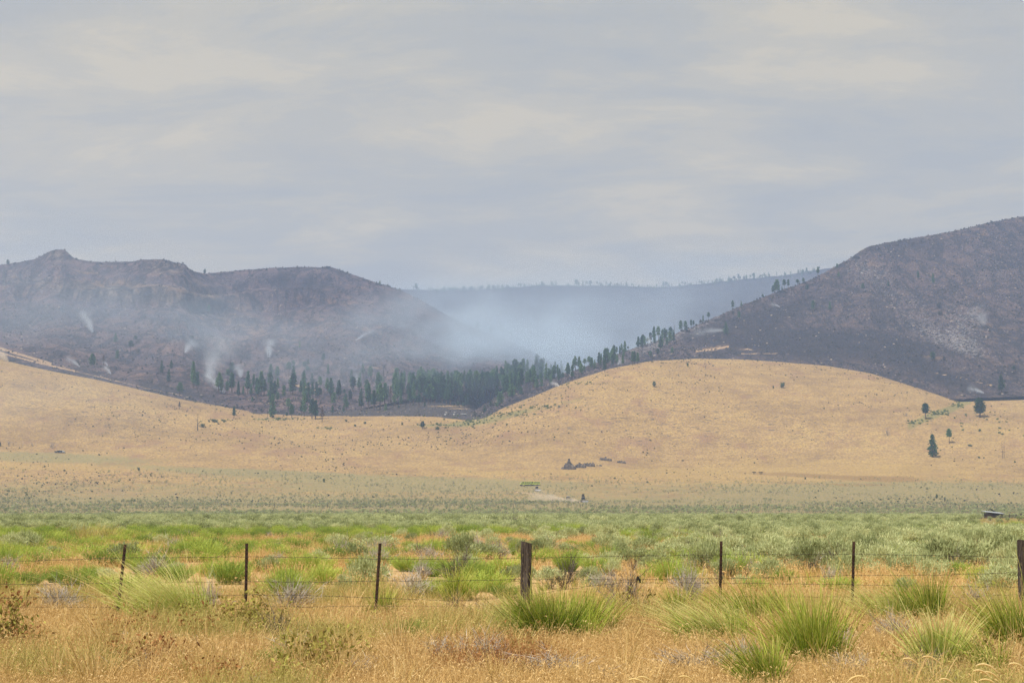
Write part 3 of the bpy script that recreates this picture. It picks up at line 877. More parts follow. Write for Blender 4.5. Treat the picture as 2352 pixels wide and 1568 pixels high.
def snag_mesh(seed, bush=False, mat=None):
    global rng
    keep, rng = rng, np.random.default_rng(seed)
    s = Soup()
    if not bush:
        zz = np.linspace(0, 1, 7)
        lean = rng.normal(size=2) * 0.03
        s.tube([(lean[0] * z, lean[1] * z, z - (0.03 if z == 0 else 0)) for z in zz], 0.021 * (1.05 - zz) + 0.002, 6, 0.4, 0)
        n = 34
        h = 0.22 + 0.76 * rng.random(n)
        base = np.stack([lean[0] * h, lean[1] * h, h], 1)
        d = rot_dirs(n, -0.25, 0.45)
        L = (0.05 + 0.13 * rng.random(n)) * (1.15 - h * 0.8)
        tips = s.blades(base, d, np.zeros((n, 3)) + np.array([[0, 0, 0.12]]), L, np.full(n, 0.012), 2, 0.3 + 0.4 * rng.random(n), 0)
        nn = 60
        k = rng.integers(0, n, nn)
        s.blades(base[k] * 0.45 + tips[k] * 0.55, nrm(d[k] + rng.normal(size=(nn, 3)) * 0.6), np.zeros((nn, 3)), 0.03 + 0.05 * rng.random(nn), np.full(nn, 0.006), 1, 0.3 + 0.4 * rng.random(nn), 0)
    else:
        n = 26
        b0 = np.zeros((n, 3))
        d = rot_dirs(n, 0.35, 1.5)
        t1 = s.blades(b0, d, rng.normal(size=(n, 3)) * 0.12, 0.55 + 0.4 * rng.random(n), np.full(n, 0.022), 3, 0.3 + 0.4 * rng.random(n), 0)
        for q in range(2):
            nn = 150
            k = rng.integers(0, n, nn)
            f = 0.35 + 0.6 * rng.random((nn, 1))
            t2 = s.blades(b0[k] + (t1[k] - b0[k]) * f, nrm(d[k] + rng.normal(size=(nn, 3)) * 0.5 + UPV * 0.2), np.zeros((nn, 3)), 0.15 + 0.2 * rng.random(nn), np.full(nn, 0.009), 2, 0.3 + 0.5 * rng.random(nn), 0)
        s.tube([(0, 0, -0.03), (0, 0, 0.5)], (0.03, 0.01), 6, 0.4, 0)
    rng = keep
    return s.mesh('snag', [mat or M_char])


SNAG = [snag_mesh(200 + i) for i in range(5)]
BAREBUSH = [snag_mesh(240 + i, True, M_greywood) for i in range(3)]


def shrub_lump(seed, mat, n=190, w=0.55, h=0.8):
    """leafy bush one unit high"""
    global rng
    keep, rng = rng, np.random.default_rng(seed)
    s = Soup()
    nl = 9
    a = rng.random(nl) * 6.28
    rr = np.sqrt(rng.random(nl)) * w * 0.75
    c = np.stack([np.cos(a) * rr, np.sin(a) * rr, h * (0.35 + 0.45 * rng.random(nl)) * (1.1 - 0.5 * rr / w)], 1)
    k = rng.integers(0, nl, n)
    P = c[k] + rng.normal(size=(n, 3)) * np.array([[0.12, 0.12, 0.14]]) * (w / 0.55)
    P[:, 2] = np.abs(P[:, 2])
    d = nrm(rng.normal(size=(n, 3)) * 0.7 + UPV * 0.7 + nrm(P) * 0.6)
    s.blades(P, d, np.zeros_like(P), 0.14 + 0.12 * rng.random(n), 0.09 + 0.06 * rng.random(n), 2, np.clip(0.45 + 0.25 * rng.normal(size=n), 0, 1), 0, taper=0.0)
    m = 10
    s.blades(np.zeros((m, 3)) - UPV * 0.05, rot_dirs(m, 0.6, 1.5), np.zeros((m, 3)), np.full(m, 0.6), np.full(m, 0.05), 1, np.full(m, 0.1), 0)
    rng = keep
    return s.mesh('shrub', [mat])


SCORCH = [shrub_lump(300 + i, M_scorch) for i in range(4)]
GREENB = [shrub_lump(320 + i, M_greenbush) for i in range(3)]

# ------------------------------------------------------------------ trees by where they stand: tile offset (4000-wide pixels), tile scale, (x, base, top, width, kind)
TILES = [
    (1000, 1340, 4.704, 'valley', [(90, 970, 560, 120, 'p'), (150, 965, 690, 95, 'p'), (15, 975, 670, 90, 'p'), (270, 645, 410, 90, 'p'), (390, 655, 440, 95, 'p'), (395, 870, 660, 80, 'p'), (280, 940, 720, 90, 'p'), (340, 990, 720, 110, 'p'), (230, 1040, 860, 60, 'p'), (395, 1070, 910, 90, 'y'), (510, 1050, 790, 90, 'p'), (640, 950, 760, 80, 'p'), (685, 470, 330, 70, 'p'), (630, 500, 370, 40, 'd'), (890, 520, 360, 100, 'p'), (955, 440, 310, 80, 'p'), (940, 570, 430, 100, 'p'), (880, 780, 520, 100, 'p'), (1030, 760, 570, 110, 'p'), (1175, 830, 630, 100, 'p'), (1035, 1000, 740, 90, 'p'), (1110, 880, 720, 80, 'p'), (1115, 1050, 850, 90, 'p'), (1170, 1060, 840, 110, 'p'), (1240, 410, 200, 80, 'p'), (1325, 440, 320, 40, 'd'), (1170, 530, 420, 60, 'd'), (1310, 940, 660, 90, 'p'), (1375, 1000, 670, 120, 'p'), (1520, 1040, 710, 110, 'p'), (1425, 1150, 920, 120, 'p'), (1620, 950, 850, 70, 'p'), (1645, 1120, 940, 110, 'p'), (1730, 1070, 880, 90, 'p'), (1780, 890, 640, 150, 'p'), (1565, 605, 430, 50, 'd'), (1965, 480, 310, 70, 'd'), (2015, 640, 440, 50, 'd'), (2340, 700, 420, 50, 'd'), (2030, 950, 690, 110, 'p'), (1930, 1100, 850, 110, 'p'), (2065, 1190, 780, 130, 'p'), (2165, 1235, 900, 110, 'p'), (2280, 1230, 780, 150, 'p'), (1930, 1245, 1060, 120, 'p'), (1610, 1260, 1150, 60, 'p'), (1670, 1260, 1090, 90, 'p'), (1405, 1310, 1150, 60, 'p'), (300, 1370, 970, 150, 'P2:tall dark full-skirted pine at the edge of the golden grass'), (590, 1230, 1030, 110, 'p'), (655, 1370, 1150, 100, 'P:bushy pine standing in the grass beside a tiny sapling'), (565, 1380, 1280, 60, 'P:tiny pine sapling in the grass beside a bushy pine'), (750, 1330, 1100, 50, 'd'), (840, 1340, 1080, 60, 'p'), (885, 1345, 960, 110, 'y'), (1030, 1395, 1050, 110, 'P:slimmer of two dark pines growing together at the green patch'), (1090, 1400, 1080, 130, 'P:wider of two dark pines growing together at the green patch'), (1215, 1450, 1190, 80, 'D:brown half-dead pine alone just out in the golden grass'), (210, 1350, 1180, 20, 'd'), (820, 985, 720, 70, 'p'), (680, 720, 600, 25, 'd'), (920, 970, 780, 30, 'd'), (230, 390, 130, 50, 'd'), (500, 330, 190, 25, 'd'), (800, 130, -20, 40, 'y'), (1510, 460, 330, 20, 'd'), (2070, 550, 390, 20, 'd'), (1880, 850, 690, 50, 'd')]),
    (600, 1350, 3.92, 'slope', [(400, 790, 580, 100, 'P:pine with an open crown standing alone above the grass edge, under the burned slope'), (120, 415, 240, 70, 'p'), (270, 350, 230, 70, 'p'), (230, 555, 370, 80, 'p'), (600, 640, 280, 70, 'p'), (615, 655, 400, 80, 'p'), (665, 690, 430, 70, 'p'), (680, 380, 280, 25, 'd'), (775, 455, 240, 25, 'd'), (1000, 740, 440, 120, 'p'), (1035, 740, 500, 80, 'p'), (1160, 460, 180, 70, 'd'), (1195, 450, 270, 100, 'p'), (1135, 540, 370, 80, 'p'), (1125, 750, 560, 70, 'p'), (1195, 730, 450, 100, 'p'), (1295, 810, 570, 50, 'y'), (1370, 770, 640, 50, 'p'), (1440, 750, 430, 100, 'p'), (1490, 780, 600, 60, 'p'), (1530, 650, 450, 70, 'p'), (1230, 1115, 940, 60, 'P6:slim lone pine with a bare lower trunk out in the tan grass'), (395, 970, 860, 70, 'D:ragged half-dead tree with dark clumps on the tan slope'), (915, 790, 745, 40, 'b'), (1510, 870, 785, 40, 'p'), (1645, 865, 820, 35, 'b')]),
    (0, 900, 2.351, 'slope', [(70, 325, 270, 35, 'P:small lone pine on the skyline at the far left end of the ridge'), (1058, 275, 230, 40, 'D:bare branching tree on the flat skyline right of the rocky knob'), (1880, 395, 352, 30, 'P:small dark pine in the dip of the skyline below the rim rock'), (845, 1300, 1145, 60, 'P5:round-headed pine with a bare trunk low on the burned slope'), (950, 1235, 1150, 40, 'h'), (1060, 1025, 945, 50, 'p'), (1245, 1030, 970, 40, 'p'), (1200, 1115, 1020, 60, 'p'), (1075, 1195, 1105, 40, 'p'), (1915, 780, 690, 35, 'p'), (1605, 1100, 1030, 40, 'd'), (1685, 1185, 1090, 30, 'd'), (920, 1135, 1060, 20, 'd'), (865, 940, 850, 15, 'd'), (780, 1255, 1200, 15, 'd'), (1345, 1050, 1000, 12, 'd'), (1275, 1120, 1085, 30, 'b'), (1760, 1000, 960, 60, 'b')]),
    (1400, 1340, 4.704, 'valley', [(500, 1270, 1120, 60, 'p'), (545, 960, 800, 50, 'p'), (590, 1090, 820, 90, 'h'), (660, 1170, 960, 90, 'p'), (715, 1090, 810, 50, 'p'), (780, 1170, 880, 80, 'y'), (740, 1200, 1140, 50, 'p'), (825, 1060, 760, 30, 'd'), (870, 1210, 830, 40, 'd'), (950, 1150, 830, 90, 'p'), (1010, 1130, 760, 100, 'p'), (915, 1000, 750, 70, 'h'), (1130, 960, 740, 90, 'p'), (1110, 1180, 950, 130, 'p'), (1210, 1080, 810, 80, 'p'), (1285, 1120, 810, 90, 'p'), (1220, 1170, 1090, 60, 'p'), (1380, 900, 710, 50, 'p'), (1400, 1145, 870, 120, 'p'), (1350, 750, 610, 80, 'p'), (1420, 720, 610, 80, 'p'), (1520, 1100, 660, 120, 'p'), (1570, 1050, 650, 120, 'p'), (1620, 1130, 860, 110, 'p'), (1690, 1140, 790, 110, 'p'), (1740, 900, 660, 90, 'p'), (1750, 1170, 1090, 60, 'p'), (1830, 1170, 1070, 80, 'p'), (1850, 1080, 620, 130, 'p'), (1900, 1110, 890, 100, 'p'), (1930, 1170, 1090, 70, 'p'), (2000, 1180, 930, 110, 'p'), (2040, 1000, 615, 90, 'p'), (1990, 1000, 650, 90, 'p'), (2110, 1060, 780, 110, 'p'), (2170, 800, 545, 100, 'p'), (2250, 1115, 830, 130, 'p'), (2255, 800, 580, 80, 'p'), (2300, 830, 580, 100, 'p'), (455, 700, 420, 60, 'd'), (700, 660, 480, 40, 'd'), (850, 660, 500, 40, 'd'), (945, 720, 620, 20, 'd'), (230, 760, 590, 20, 'd'), (665, 820, 650, 20, 'd'), (1250, 700, 540, 15, 'd'), (1185, 820, 700, 15, 'd'), (510, 680, 570, 15, 'd'), (1090, 720, 570, 15, 'd')]),
    (1800, 1340, 4.704, 'valley', [(240, 1060, 800, 110, 'p'), (365, 1110, 840, 130, 'p'), (470, 1040, 760, 110, 'p'), (545, 1030, 720, 130, 'p'), (625, 1000, 750, 60, 'd'), (330, 1170, 1080, 70, 'p'), (550, 1160, 1060, 60, 'p'), (720, 1160, 920, 140, 'P:dark wide pine nearest the golden mound, at the foot of the wood'), (670, 1210, 1100, 80, 'p'), (435, 1260, 1140, 70, 'P:small bushy pine between the black burned flat and the golden mound'), (790, 900, 720, 90, 'p'), (790, 760, 550, 80, 'p'), (710, 910, 730, 20, 'd'), (560, 830, 590, 110, 'p'), (620, 790, 600, 70, 'p'), (680, 790, 590, 80, 'p'), (935, 1080, 770, 140, 'p'), (940, 800, 590, 90, 'p'), (1010, 850, 600, 80, 'p'), (1110, 900, 510, 100, 'P:tall spire-topped pine rising above the right end of the wood'), (1110, 980, 810, 70, 'p'), (1220, 910, 790, 20, 'd'), (1205, 790, 590, 70, 'p'), (1245, 790, 590, 70, 'p'), (1345, 780, 490, 130, 'p'), (1475, 790, 570, 90, 'p'), (1395, 870, 670, 110, 'p'), (1660, 810, 740, 70, 'b'), (1570, 680, 395, 110, 'p'), (1660, 620, 410, 70, 'p'), (1705, 720, 520, 70, 'p'), (1735, 600, 355, 80, 'p'), (1780, 630, 410, 60, 'p'), (1815, 640, 480, 100, 'p'), (1845, 560, 335, 100, 'p'), (1970, 660, 390, 100, 'P:pine with a clear bare trunk standing in drifting white smoke'), (2065, 480, 290, 70, 'p'), (2105, 480, 240, 90, 'p'), (2170, 430, 225, 70, 'p'), (2215, 630, 385, 90, 'p'), (2280, 370, 225, 80, 'p'), (850, 1000, 640, 90, 'p'), (300, 900, 690, 80, 'p'), (400, 880, 650, 80, 'p'), (740, 700, 590, 70, 'p'), (880, 720, 600, 70, 'p'), (965, 720, 550, 60, 'p')]),
    (2200, 1200, 4.704, 'spur', [(490, 1000, 845, 20, 'd'), (520, 1000, 900, 60, 'p'), (515, 1160, 960, 90, 'p'), (580, 1130, 985, 70, 'p'), (660, 1085, 870, 90, 'p'), (765, 1205, 1015, 90, 'p'), (910, 1090, 905, 80, 'p'), (990, 1080, 900, 60, 'p'), (1095, 1080, 895, 60, 'p'), (880, 870, 770, 90, 'p'), (935, 860, 690, 75, 'p'), (985, 810, 690, 50, 'p'), (1130, 780, 730, 50, 'p'), (1090, 795, 745, 50, 'p'), (1190, 770, 710, 60, 'p'), (1275, 1060, 840, 80, 'p'), (1310, 1050, 840, 80, 'p'), (1370, 1045, 860, 80, 'p'), (1365, 720, 625, 60, 'p'), (1465, 660, 490, 100, 'p'), (1550, 640, 540, 60, 'p'), (1605, 625, 450, 80, 'p'), (1670, 625, 385, 75, 'p'), (1750, 595, 375, 90, 'p'), (1830, 580, 430, 75, 'p'), (1790, 800, 570, 100, 'P:pine standing alone below the row of trees on the burned spur'), (1605, 950, 820, 80, 'p'), (1740, 915, 780, 80, 'p'), (1900, 530, 410, 60, 'p'), (1975, 510, 370, 90, 'p'), (2045, 475, 325, 80, 'D:bare spiky dead pine in the row on the spur crest'), (2160, 430, 255, 85, 'p'), (2250, 465, 280, 90, 'p'), (2005, 900, 760, 60, 'y')]),
    (2600, 1050, 4.704, 'spur', [(470, 1060, 940, 60, 'p'), (515, 1045, 950, 40, 'p'), (690, 1020, 880, 35, 'p'), (790, 950, 820, 70, 'p'), (1355, 960, 810, 70, 'y'), (1110, 1200, 1010, 110, 'P:dense rounded pine alone on the dark burned slope below the spur'), (640, 1010, 940, 70, 'b'), (1235, 770, 610, 65, 'P:narrow columnar pine on the spur crest by bare scrub'), (1390, 690, 600, 40, 'p'), (1785, 530, 470, 50, 'p'), (2050, 440, 235, 120, 'P:largest dark pine in the clump on the upper spur skyline'), (2015, 440, 270, 60, 'p'), (1975, 450, 320, 70, 'p'), (2180, 395, 225, 80, 'p'), (2140, 390, 330, 30, 'p'), (2255, 350, 215, 60, 'p')]),
    (3000, 800, 2.351, 'upper', [(270, 720, 668, 40, 'p'), (325, 700, 655, 28, 'p'), (460, 650, 570, 30, 'P:highest slim pine on the skyline of the big burned hill'), (637, 610, 545, 25, 'p'), (650, 680, 620, 25, 'p'), (360, 815, 740, 40, 'p'), (875, 810, 730, 40, 'p'), (415, 975, 885, 45, 'p'), (570, 980, 895, 35, 'p'), (1515, 1435, 1355, 75, 'P:broad low pine by itself low on the big burned hill'), (1620, 1430, 1390, 30, 'b'), (2260, 1545, 1485, 40, 'p'), (1520, 760, 640, 30, 'p'), (1380, 690, 610, 30, 'p'), (1105, 750, 700, 30, 'p'), (925, 660, 630, 15, 'd'), (1575, 1010, 970, 55, 'b'), (1570, 950, 895, 45, 'b')]),
    (3000, 1400, 2.351, 'meadow', [(2145, 320, 165, 65, 'P0:slender pine by the green seep at the foot of the big burned hill'), (1990, 320, 200, 10, 'D:single charred pole at the mouth of the gully'), (1945, 540, 380, 110, 'P7:full round-crowned pine on the grass right of the green gully'), (1450, 560, 425, 70, 'P5:lopsided pine with sparse crown left of the green gully'), (1515, 905, 715, 105, 'P10:dense dark pine low on the yellow meadow, largest there'), (1665, 785, 660, 55, 'P8:umbrella-topped pine with a long bare trunk on the yellow meadow'), (2155, 920, 770, 20, 'D:taller leaning trunk of the twin dead snags on the meadow'), (2168, 915, 780, 16, 'D:shorter trunk of the twin dead snags on the meadow'), (1095, 710, 630, 85, 'B:grey leafless tree with a wide fan of twigs on the meadow edge'), (1270, 530, 490, 55, 'B:low grey leafless bush on the golden mound beside the lopsided pine'), (125, 272, 215, 58, 'G:round dark juniper on the upper golden mound'), (48, 278, 245, 15, 'G:tiny dark shoot beside the round juniper on the mound'), (340, 1110, 1085, 22, 'G:small dark shrub on the brown streak of the meadow'), (1550, 1285, 1240, 25, 'G:small upright juniper above the far post fence'), (1525, 1305, 1285, 20, 'G:tiny dark shrub beside the small upright juniper'), (1860, 808, 788, 50, 'G:flat green bush on the yellow meadow'), (1940, 915, 895, 26, 'G:little green bush on the meadow below the flat one'), (2270, 955, 935, 24, 'G:little green bush near the twin dead snags'), (1945, 670, 645, 30, 'G:little grey-green bush above the umbrella-topped pine')]),
    (2000, 900, 2.351, 'meadow', [(1306, 1440, 1390, 45, 'P:single small windswept pine on the crown of the golden mound'), (1615, 1250, 1210, 25, 'G:small leafy tuft near the top edge of the golden mound')]),
    (1000, 1500, 2.351, 'field', [(1530, 410, 345, 50, 'P8:small round-topped tree on a thin trunk at the green strip'), (1670, 420, 385, 50, 'G:rounded dark bush right of the small tree by the green strip'), (1740, 405, 385, 25, 'G:smaller dark bush right of the rounded one in the field'), (1340, 375, 358, 25, 'G:small dark bush at the left end of the green strip'), (912, 388, 365, 30, 'G:round green bush out in the golden field'), (828, 345, 322, 25, 'G:green bush at the upper edge of the golden field'), (1000, 365, 345, 40, 'G:low spreading green bush in the golden field'), (628, 900, 862, 32, 'G:upright dark juniper on the yellow strip of the plain')]),
    (0, 1500, 2.351, 'field', [(1815, 430, 290, 50, 'D:grey bare tree beside a green thicket on the tan slope'), (1865, 400, 360, 50, 'G:green thicket at the foot of the grey bare tree'), (1970, 350, 320, 60, 'G:low green thicket above the grey bare tree'), (475, 590, 530, 80, 'B:widest leafless tree in the row near the white pickup'), (1275, 795, 760, 28, 'G:small dark shrub on the plain at the end of the yellow strip'), (80, 570, 510, 40, 'B:leafless tree at the left in the row near the pickup'), (122, 572, 528, 24, 'D:dark dead stem in the row of leafless trees'), (295, 572, 530, 30, 'B:thin leafless tree in the middle of the bare row'), (200, 580, 560, 22, 'B:smallest leafless bush in the bare row'), (0, 572, 530, 26, 'G:dark bush at the very left end of the bare row')]),
    (1000, 900, 2.351, 'slope', [(840, 395, 375, 28, 'b'), (995, 465, 445, 20, 'b'), (1137, 510, 465, 22, 'P:single dark tree on the falling shoulder of the left hill'), (1030, 475, 452, 14, 'b'), (1110, 500, 480, 34, 'b'), (1215, 520, 505, 50, 'b'), (1320, 548, 528, 22, 'b'), (2035, 915, 850, 40, 'p'), (2155, 955, 887, 42, 'p'), (2290, 1030, 960, 25, 'd'), (650, 345, 328, 60, 'b')]),
    (1000, 900, 2.351, 'far', [(1470, 545, 490, 35, 'f'), (1728, 572, 515, 35, 'f'), (1770, 575, 525, 30, 'f'), (1800, 575, 525, 34, 'f'), (1850, 572, 530, 30, 'f'), (1915, 570, 520, 28, 'f'), (1975, 566, 515, 40, 'f'), (2065, 562, 512, 40, 'f'), (2138, 560, 500, 30, 'f'), (2180, 558, 505, 34, 'f'), (2265, 556, 508, 40, 'f'), (2310, 554, 504, 40, 'f'), (1880, 572, 530, 30, 'f'), (1520, 548, 500, 10, 'q')]),
    (2000, 900, 2.351, 'far', [(80, 530, 490, 22, 'f'), (115, 528, 490, 22, 'f'), (35, 540, 515, 20, 'f'), (405, 510, 485, 16, 'f'), (590, 495, 437, 40, 'f'), (650, 492, 440, 20, 'f'), (685, 495, 450, 30, 'f'), (720, 495, 450, 40, 'f'), (808, 500, 430, 35, 'q'), (780, 500, 460, 24, 'f'), (865, 498, 455, 20, 'f'), (905, 500, 460, 20, 'f'), (1050, 510, 470, 25, 'f'), (1100, 512, 485, 35, 'f'), (1218, 515, 475, 16, 'q'), (1358, 518, 455, 16, 'q'), (1390, 518, 465, 22, 'f'), (1415, 515, 470, 35, 'f'), (1450, 515, 455, 30, 'q'), (1530, 510, 445, 14, 'q'), (1590, 506, 475, 20, 'f'), (1645, 505, 480, 20, 'f'), (1698, 498, 458, 16, 'q'), (1740, 495, 465, 24, 'f'), (1880, 480, 440, 20, 'f'), (1910, 476, 430, 24, 'f'), (1985, 470, 430, 18, 'q'), (2040, 462, 420, 50, 'f'), (2080, 455, 402, 24, 'f'), (2130, 455, 425, 30, 'f'), (2190, 448, 410, 24, 'f'), (2220, 440, 395, 34, 'f'), (2285, 435, 410, 30, 'f'), (2330, 435, 405, 30, 'f')]),
]
GROUPS = {
    'valley': ('dark green pine in the wood across the valley floor below the smoke', 'pines of the valley wood'),
    'slope': ('pine scattered over the lower burned slope left of the valley wood', 'pines on the burned left slope'),
    'spur': ('dark pine of the line climbing the burned spur above the golden mound', 'pines along the burned spur'),
    'upper': ('small pine scattered over the face of the big burned hill', 'pines on the big burned hill'),
    'far': ('hazy conifer on the crest of the distant ridge', 'trees along the far ridge'),
}
DEADG = {
    'valley': ('charred bare tree standing among the pines of the smoky valley', 'charred trees of the valley'),
    'slope': ('charred thin tree on the burned left slope', 'charred trees on the left slope'),
    'spur': ('charred pole among the pines on the burned spur', 'charred trees on the spur'),
    'upper': ('charred stub on the big burned hill', 'charred stubs on the big hill'),
    'far': ('hazy bare trunk on the crest of the distant ridge', 'bare trees along the far ridge'),
}
BUSHG = {
    'valley': ('dark low bush at the foot of the smoky spur', 'bushes at the foot of the spur'),
    'slope': ('dark scorched bush on the left burned hill', 'bushes on the left burned hill'),
    'spur': ('dark scorched bush on the crest of the spur', 'bushes on the spur crest'),
    'upper': ('dark scorched bush on the big burned hill', 'bushes on the big burned hill'),
}
HALFG = {'valley': ('rust-brown scorched pine among the green pines of the valley wood', 'scorched pines of the valley'),
         'slope': ('rust-brown scorched pine low on the burned left slope', 'scorched pines on the left slope')}
FS = 5556.0


def pick(pool, ratio, cb_hint=None):
    """prototype whose width to height ratio is nearest"""
    best = sorted(pool, key=lambda q: abs(2 * q[0][1] - ratio) + 0.25 * rnd.random())
    return best[0]


n_tree = 0
for ox, oy, k, zone, rows in TILES:
    for tx, tb, tt, tw, kind in rows:
        px, pyb = (ox + tx / k) / 1.70068, (oy + tb / k) / 1.70068
        far = kind in 'fq'
        p = hit(px, pyb, 4100.0)
        tries = 0
        while p and not far and p[1] > 2420 and tries < 30:
            tries += 1
            p = hit(px, pyb + tries, 4100.0)
        if far:
            tries = 0
            p = hit(px, pyb, 4100.0)
        if not p or (not far and p[1] > 2420):
            continue
        x, y, z = p
        H = (tb - tt) / k / FS * y * (1.22 if zone == 'spur' else 1.12)
        W = tw / k / FS * y
        ratio = W / H
        text = None
        form = None
        if ':' in kind:
            kind, text = kind.split(':')
            if kind[1:]:
                form = int(kind[1:])
            kind = kind[0]
        rz = rnd.random() * 6.28
        if kind in 'pyfP':
            if kind == 'P' and H / y > 0.008:
                shp, tm, cm = pick(PINE, ratio) if form is None else PINE[form]
                o = empty('pine_tree', (x, y, z - 0.2), rz, text, 'tree')
                a, b = link('trunk', tm, o), link('crown', cm, o)
                q = W / (2.1 * shp[1])
            elif kind == 'p' and H / y > 0.0125:
                shp, tm, cm = pick(PINE, ratio)
                o = empty('pine_tree', (x, y, z - 0.2), rz, GROUPS[zone][0], 'tree', GROUPS[zone][1])
                link('trunk', tm, o)
                link('crown', cm, o)
                q = W / (2.1 * shp[1])
            else:
                shp, me = pick(BROWN1 if kind == 'y' and zone == 'none' else PINE1, ratio)
                o = link('conifer' if far else 'pine_tree', me)
                o.location = (x, y, z - 0.2)
                o.rotation_euler = (0, 0, rz)
                q = W / (2.1 * shp[1])
                if kind == 'P':
                    tag(o, text, 'tree')
                else:
                    tag(o, GROUPS[zone][0], 'tree', GROUPS[zone][1])
            q = min(max(q * 1.15, 0.85 * H), 1.7 * H)
            o.scale = (q, q, H)
        elif kind in 'dDqh':
            if kind == 'h':
                shp, me = pick(BROWN1, ratio)
                o = link('scorched_pine', me)
                o.scale = (W / (2.1 * shp[1]),) * 2 + (H,)
                tag(o, HALFG[zone][0], 'tree', HALFG[zone][1])
            else:
                brown = kind == 'D' and 'half-dead' in (text or '')
                me = BROWN1[1][1] if brown else rnd.choice(SNAG)
                o = link('dead_tree', me)
                q = min(max(W / 0.26, 0.55 * H), 1.3 * H)
                o.scale = (q, q, H)
                if text:
                    tag(o, text, 'tree')
                else:
                    tag(o, DEADG[zone][0], 'tree', DEADG[zone][1])
            o.location = (x, y, z - 0.2)
            o.rotation_euler = (0, 0, rz)
        else:
            me = rnd.choice(SCORCH if kind == 'b' else (BAREBUSH if kind == 'B' else GREENB))
            o = link('leafless_tree' if kind == 'B' else 'bush', me)
            q = W / (1.35 if kind != 'B' else 1.6)
            o.scale = (q, q, H * (1.05 if kind != 'B' else 0.95))
            o.location = (x, y, z - 0.1)
            o.rotation_euler = (0, 0, rz)
            if text:
                tag(o, text, 'tree' if kind == 'B' else 'bush')
            else:
                tag(o, BUSHG[zone][0], 'bush', BUSHG[zone][1])
        n_tree += 1
# a few more hazy conifers along the far crest and deeper in the wood
for i in range(46):
    px = rnd.uniform(960, 1860)
    yy = np.interp(px, [q[0] for q in far_sky], [q[1] for q in far_sky]) + rnd.uniform(0.5, 6)
    p = hit(px, yy, 4100)
    if p and p[1] > 2500:
        shp, me = rnd.choice(PINE1)
        o = link('conifer', me)
        H = rnd.uniform(6, 15)
        o.scale = (H * rnd.uniform(0.8, 1.3), H, H)
        o.location = (p[0], p[1], p[2] - 0.3)
        o.rotation_euler = (0, 0, rnd.random() * 6)
        tag(o, GROUPS['far'][0], 'tree', GROUPS['far'][1])
for i in range(76):
    px = rnd.uniform(840, 1245) if i < 60 else rnd.uniform(560, 860)
    p = hit(px, np.interp(px, [560, 860, 945, 1100, 1215, 1245], [925, 932, 934, 928, 905, 890]) - rnd.uniform(2, 46 if i < 60 else 75))
    if p and p[1] < 2300:
        shp, me = rnd.choice(PINE1)
        o = link('pine_tree', me)
        H = rnd.uniform(15, 24)
        o.scale = (H * rnd.uniform(0.9, 1.25),) * 2 + (H,)
        o.location = (p[0], p[1], p[2] - 0.3)
        o.rotation_euler = (0, 0, rnd.random() * 6)
        zn = 'valley' if px > 860 else 'slope'
        tag(o, GROUPS[zn][0], 'tree', GROUPS[zn][1])
print('trees', n_tree)


# ------------------------------------------------------------------ scatter of uncountable growth by geometry nodes (stuff only)
def scatter(name, pts, scl, idx, protos, label, src):
    n = len(pts)
    me = bpy.data.meshes.new(name)
    me.vertices.add(n)
    me.vertices.foreach_set('co', np.ascontiguousarray(pts, np.float32).ravel())
    for k, tp, v in (('scl', 'FLOAT', scl), ('turn', 'FLOAT', rng.random(n) * 6.283), ('pick', 'INT', idx)):
        a = me.attributes.new(k, tp, 'POINT')
        a.data.foreach_set('value', np.asarray(v, np.float32 if tp == 'FLOAT' else np.int32))
    c = bpy.data.collections.new(src)
    for i, m in enumerate(protos):
        c.objects.link(bpy.data.objects.new('%s_%02d' % (src, i), m))
    g = bpy.data.node_groups.new(name, 'GeometryNodeTree')
    g.interface.new_socket('Geometry', in_out='INPUT', socket_type='NodeSocketGeometry')
    g.interface.new_socket('Geometry', in_out='OUTPUT', socket_type='NodeSocketGeometry')
    N, L = g.nodes, g.links
    gi, go = N.new('NodeGroupInput'), N.new('NodeGroupOutput')
    ip = N.new('GeometryNodeInstanceOnPoints')
    ci = N.new('GeometryNodeCollectionInfo')
    ci.inputs['Collection'].default_value = c
    ci.inputs['Separate Children'].default_value = True
    ci.inputs['Reset Children'].default_value = True
    ip.inputs['Pick Instance'].default_value = True

    def at(nm, tp):
        q = N.new('GeometryNodeInputNamedAttribute')
        q.data_type = tp
        q.inputs[0].default_value = nm
        return q.outputs[0]
    cx = N.new('ShaderNodeCombineXYZ')
    L.new(at('turn', 'FLOAT'), cx.inputs[2])
    L.new(gi.outputs[0], ip.inputs['Points'])
    L.new(ci.outputs[0], ip.inputs['Instance'])
    L.new(at('pick', 'INT'), ip.inputs['Instance Index'])
    L.new(cx.outputs[0], ip.inputs['Rotation'])
    L.new(at('scl', 'FLOAT'), ip.inputs['Scale'])
    L.new(ip.outputs[0], go.inputs[0])
    o = link(name, me)
    md = o.modifiers.new('scatter', 'NODES')
    md.node_group = g
    o['kind'] = 'stuff'
    if label:
        o['label'] = label
    return o


def spread(n, y0, y1, dens, margin=0.03, power=1.0):
    """random ground points between two depths, thinned by dens(x, y, px) in 0..1"""
    y = np.sqrt(y0**2 + (y1**2 - y0**2) * rng.random(n) ** power)
    u = (rng.random(n) * 2 - 1) * (0.368 + margin)
    x = u * y
    keep = rng.random(n) < dens(x, y, CX + F * u)
    x, y = x[keep], y[keep]
    return np.stack([x, y, height(x, y, G)], 1)


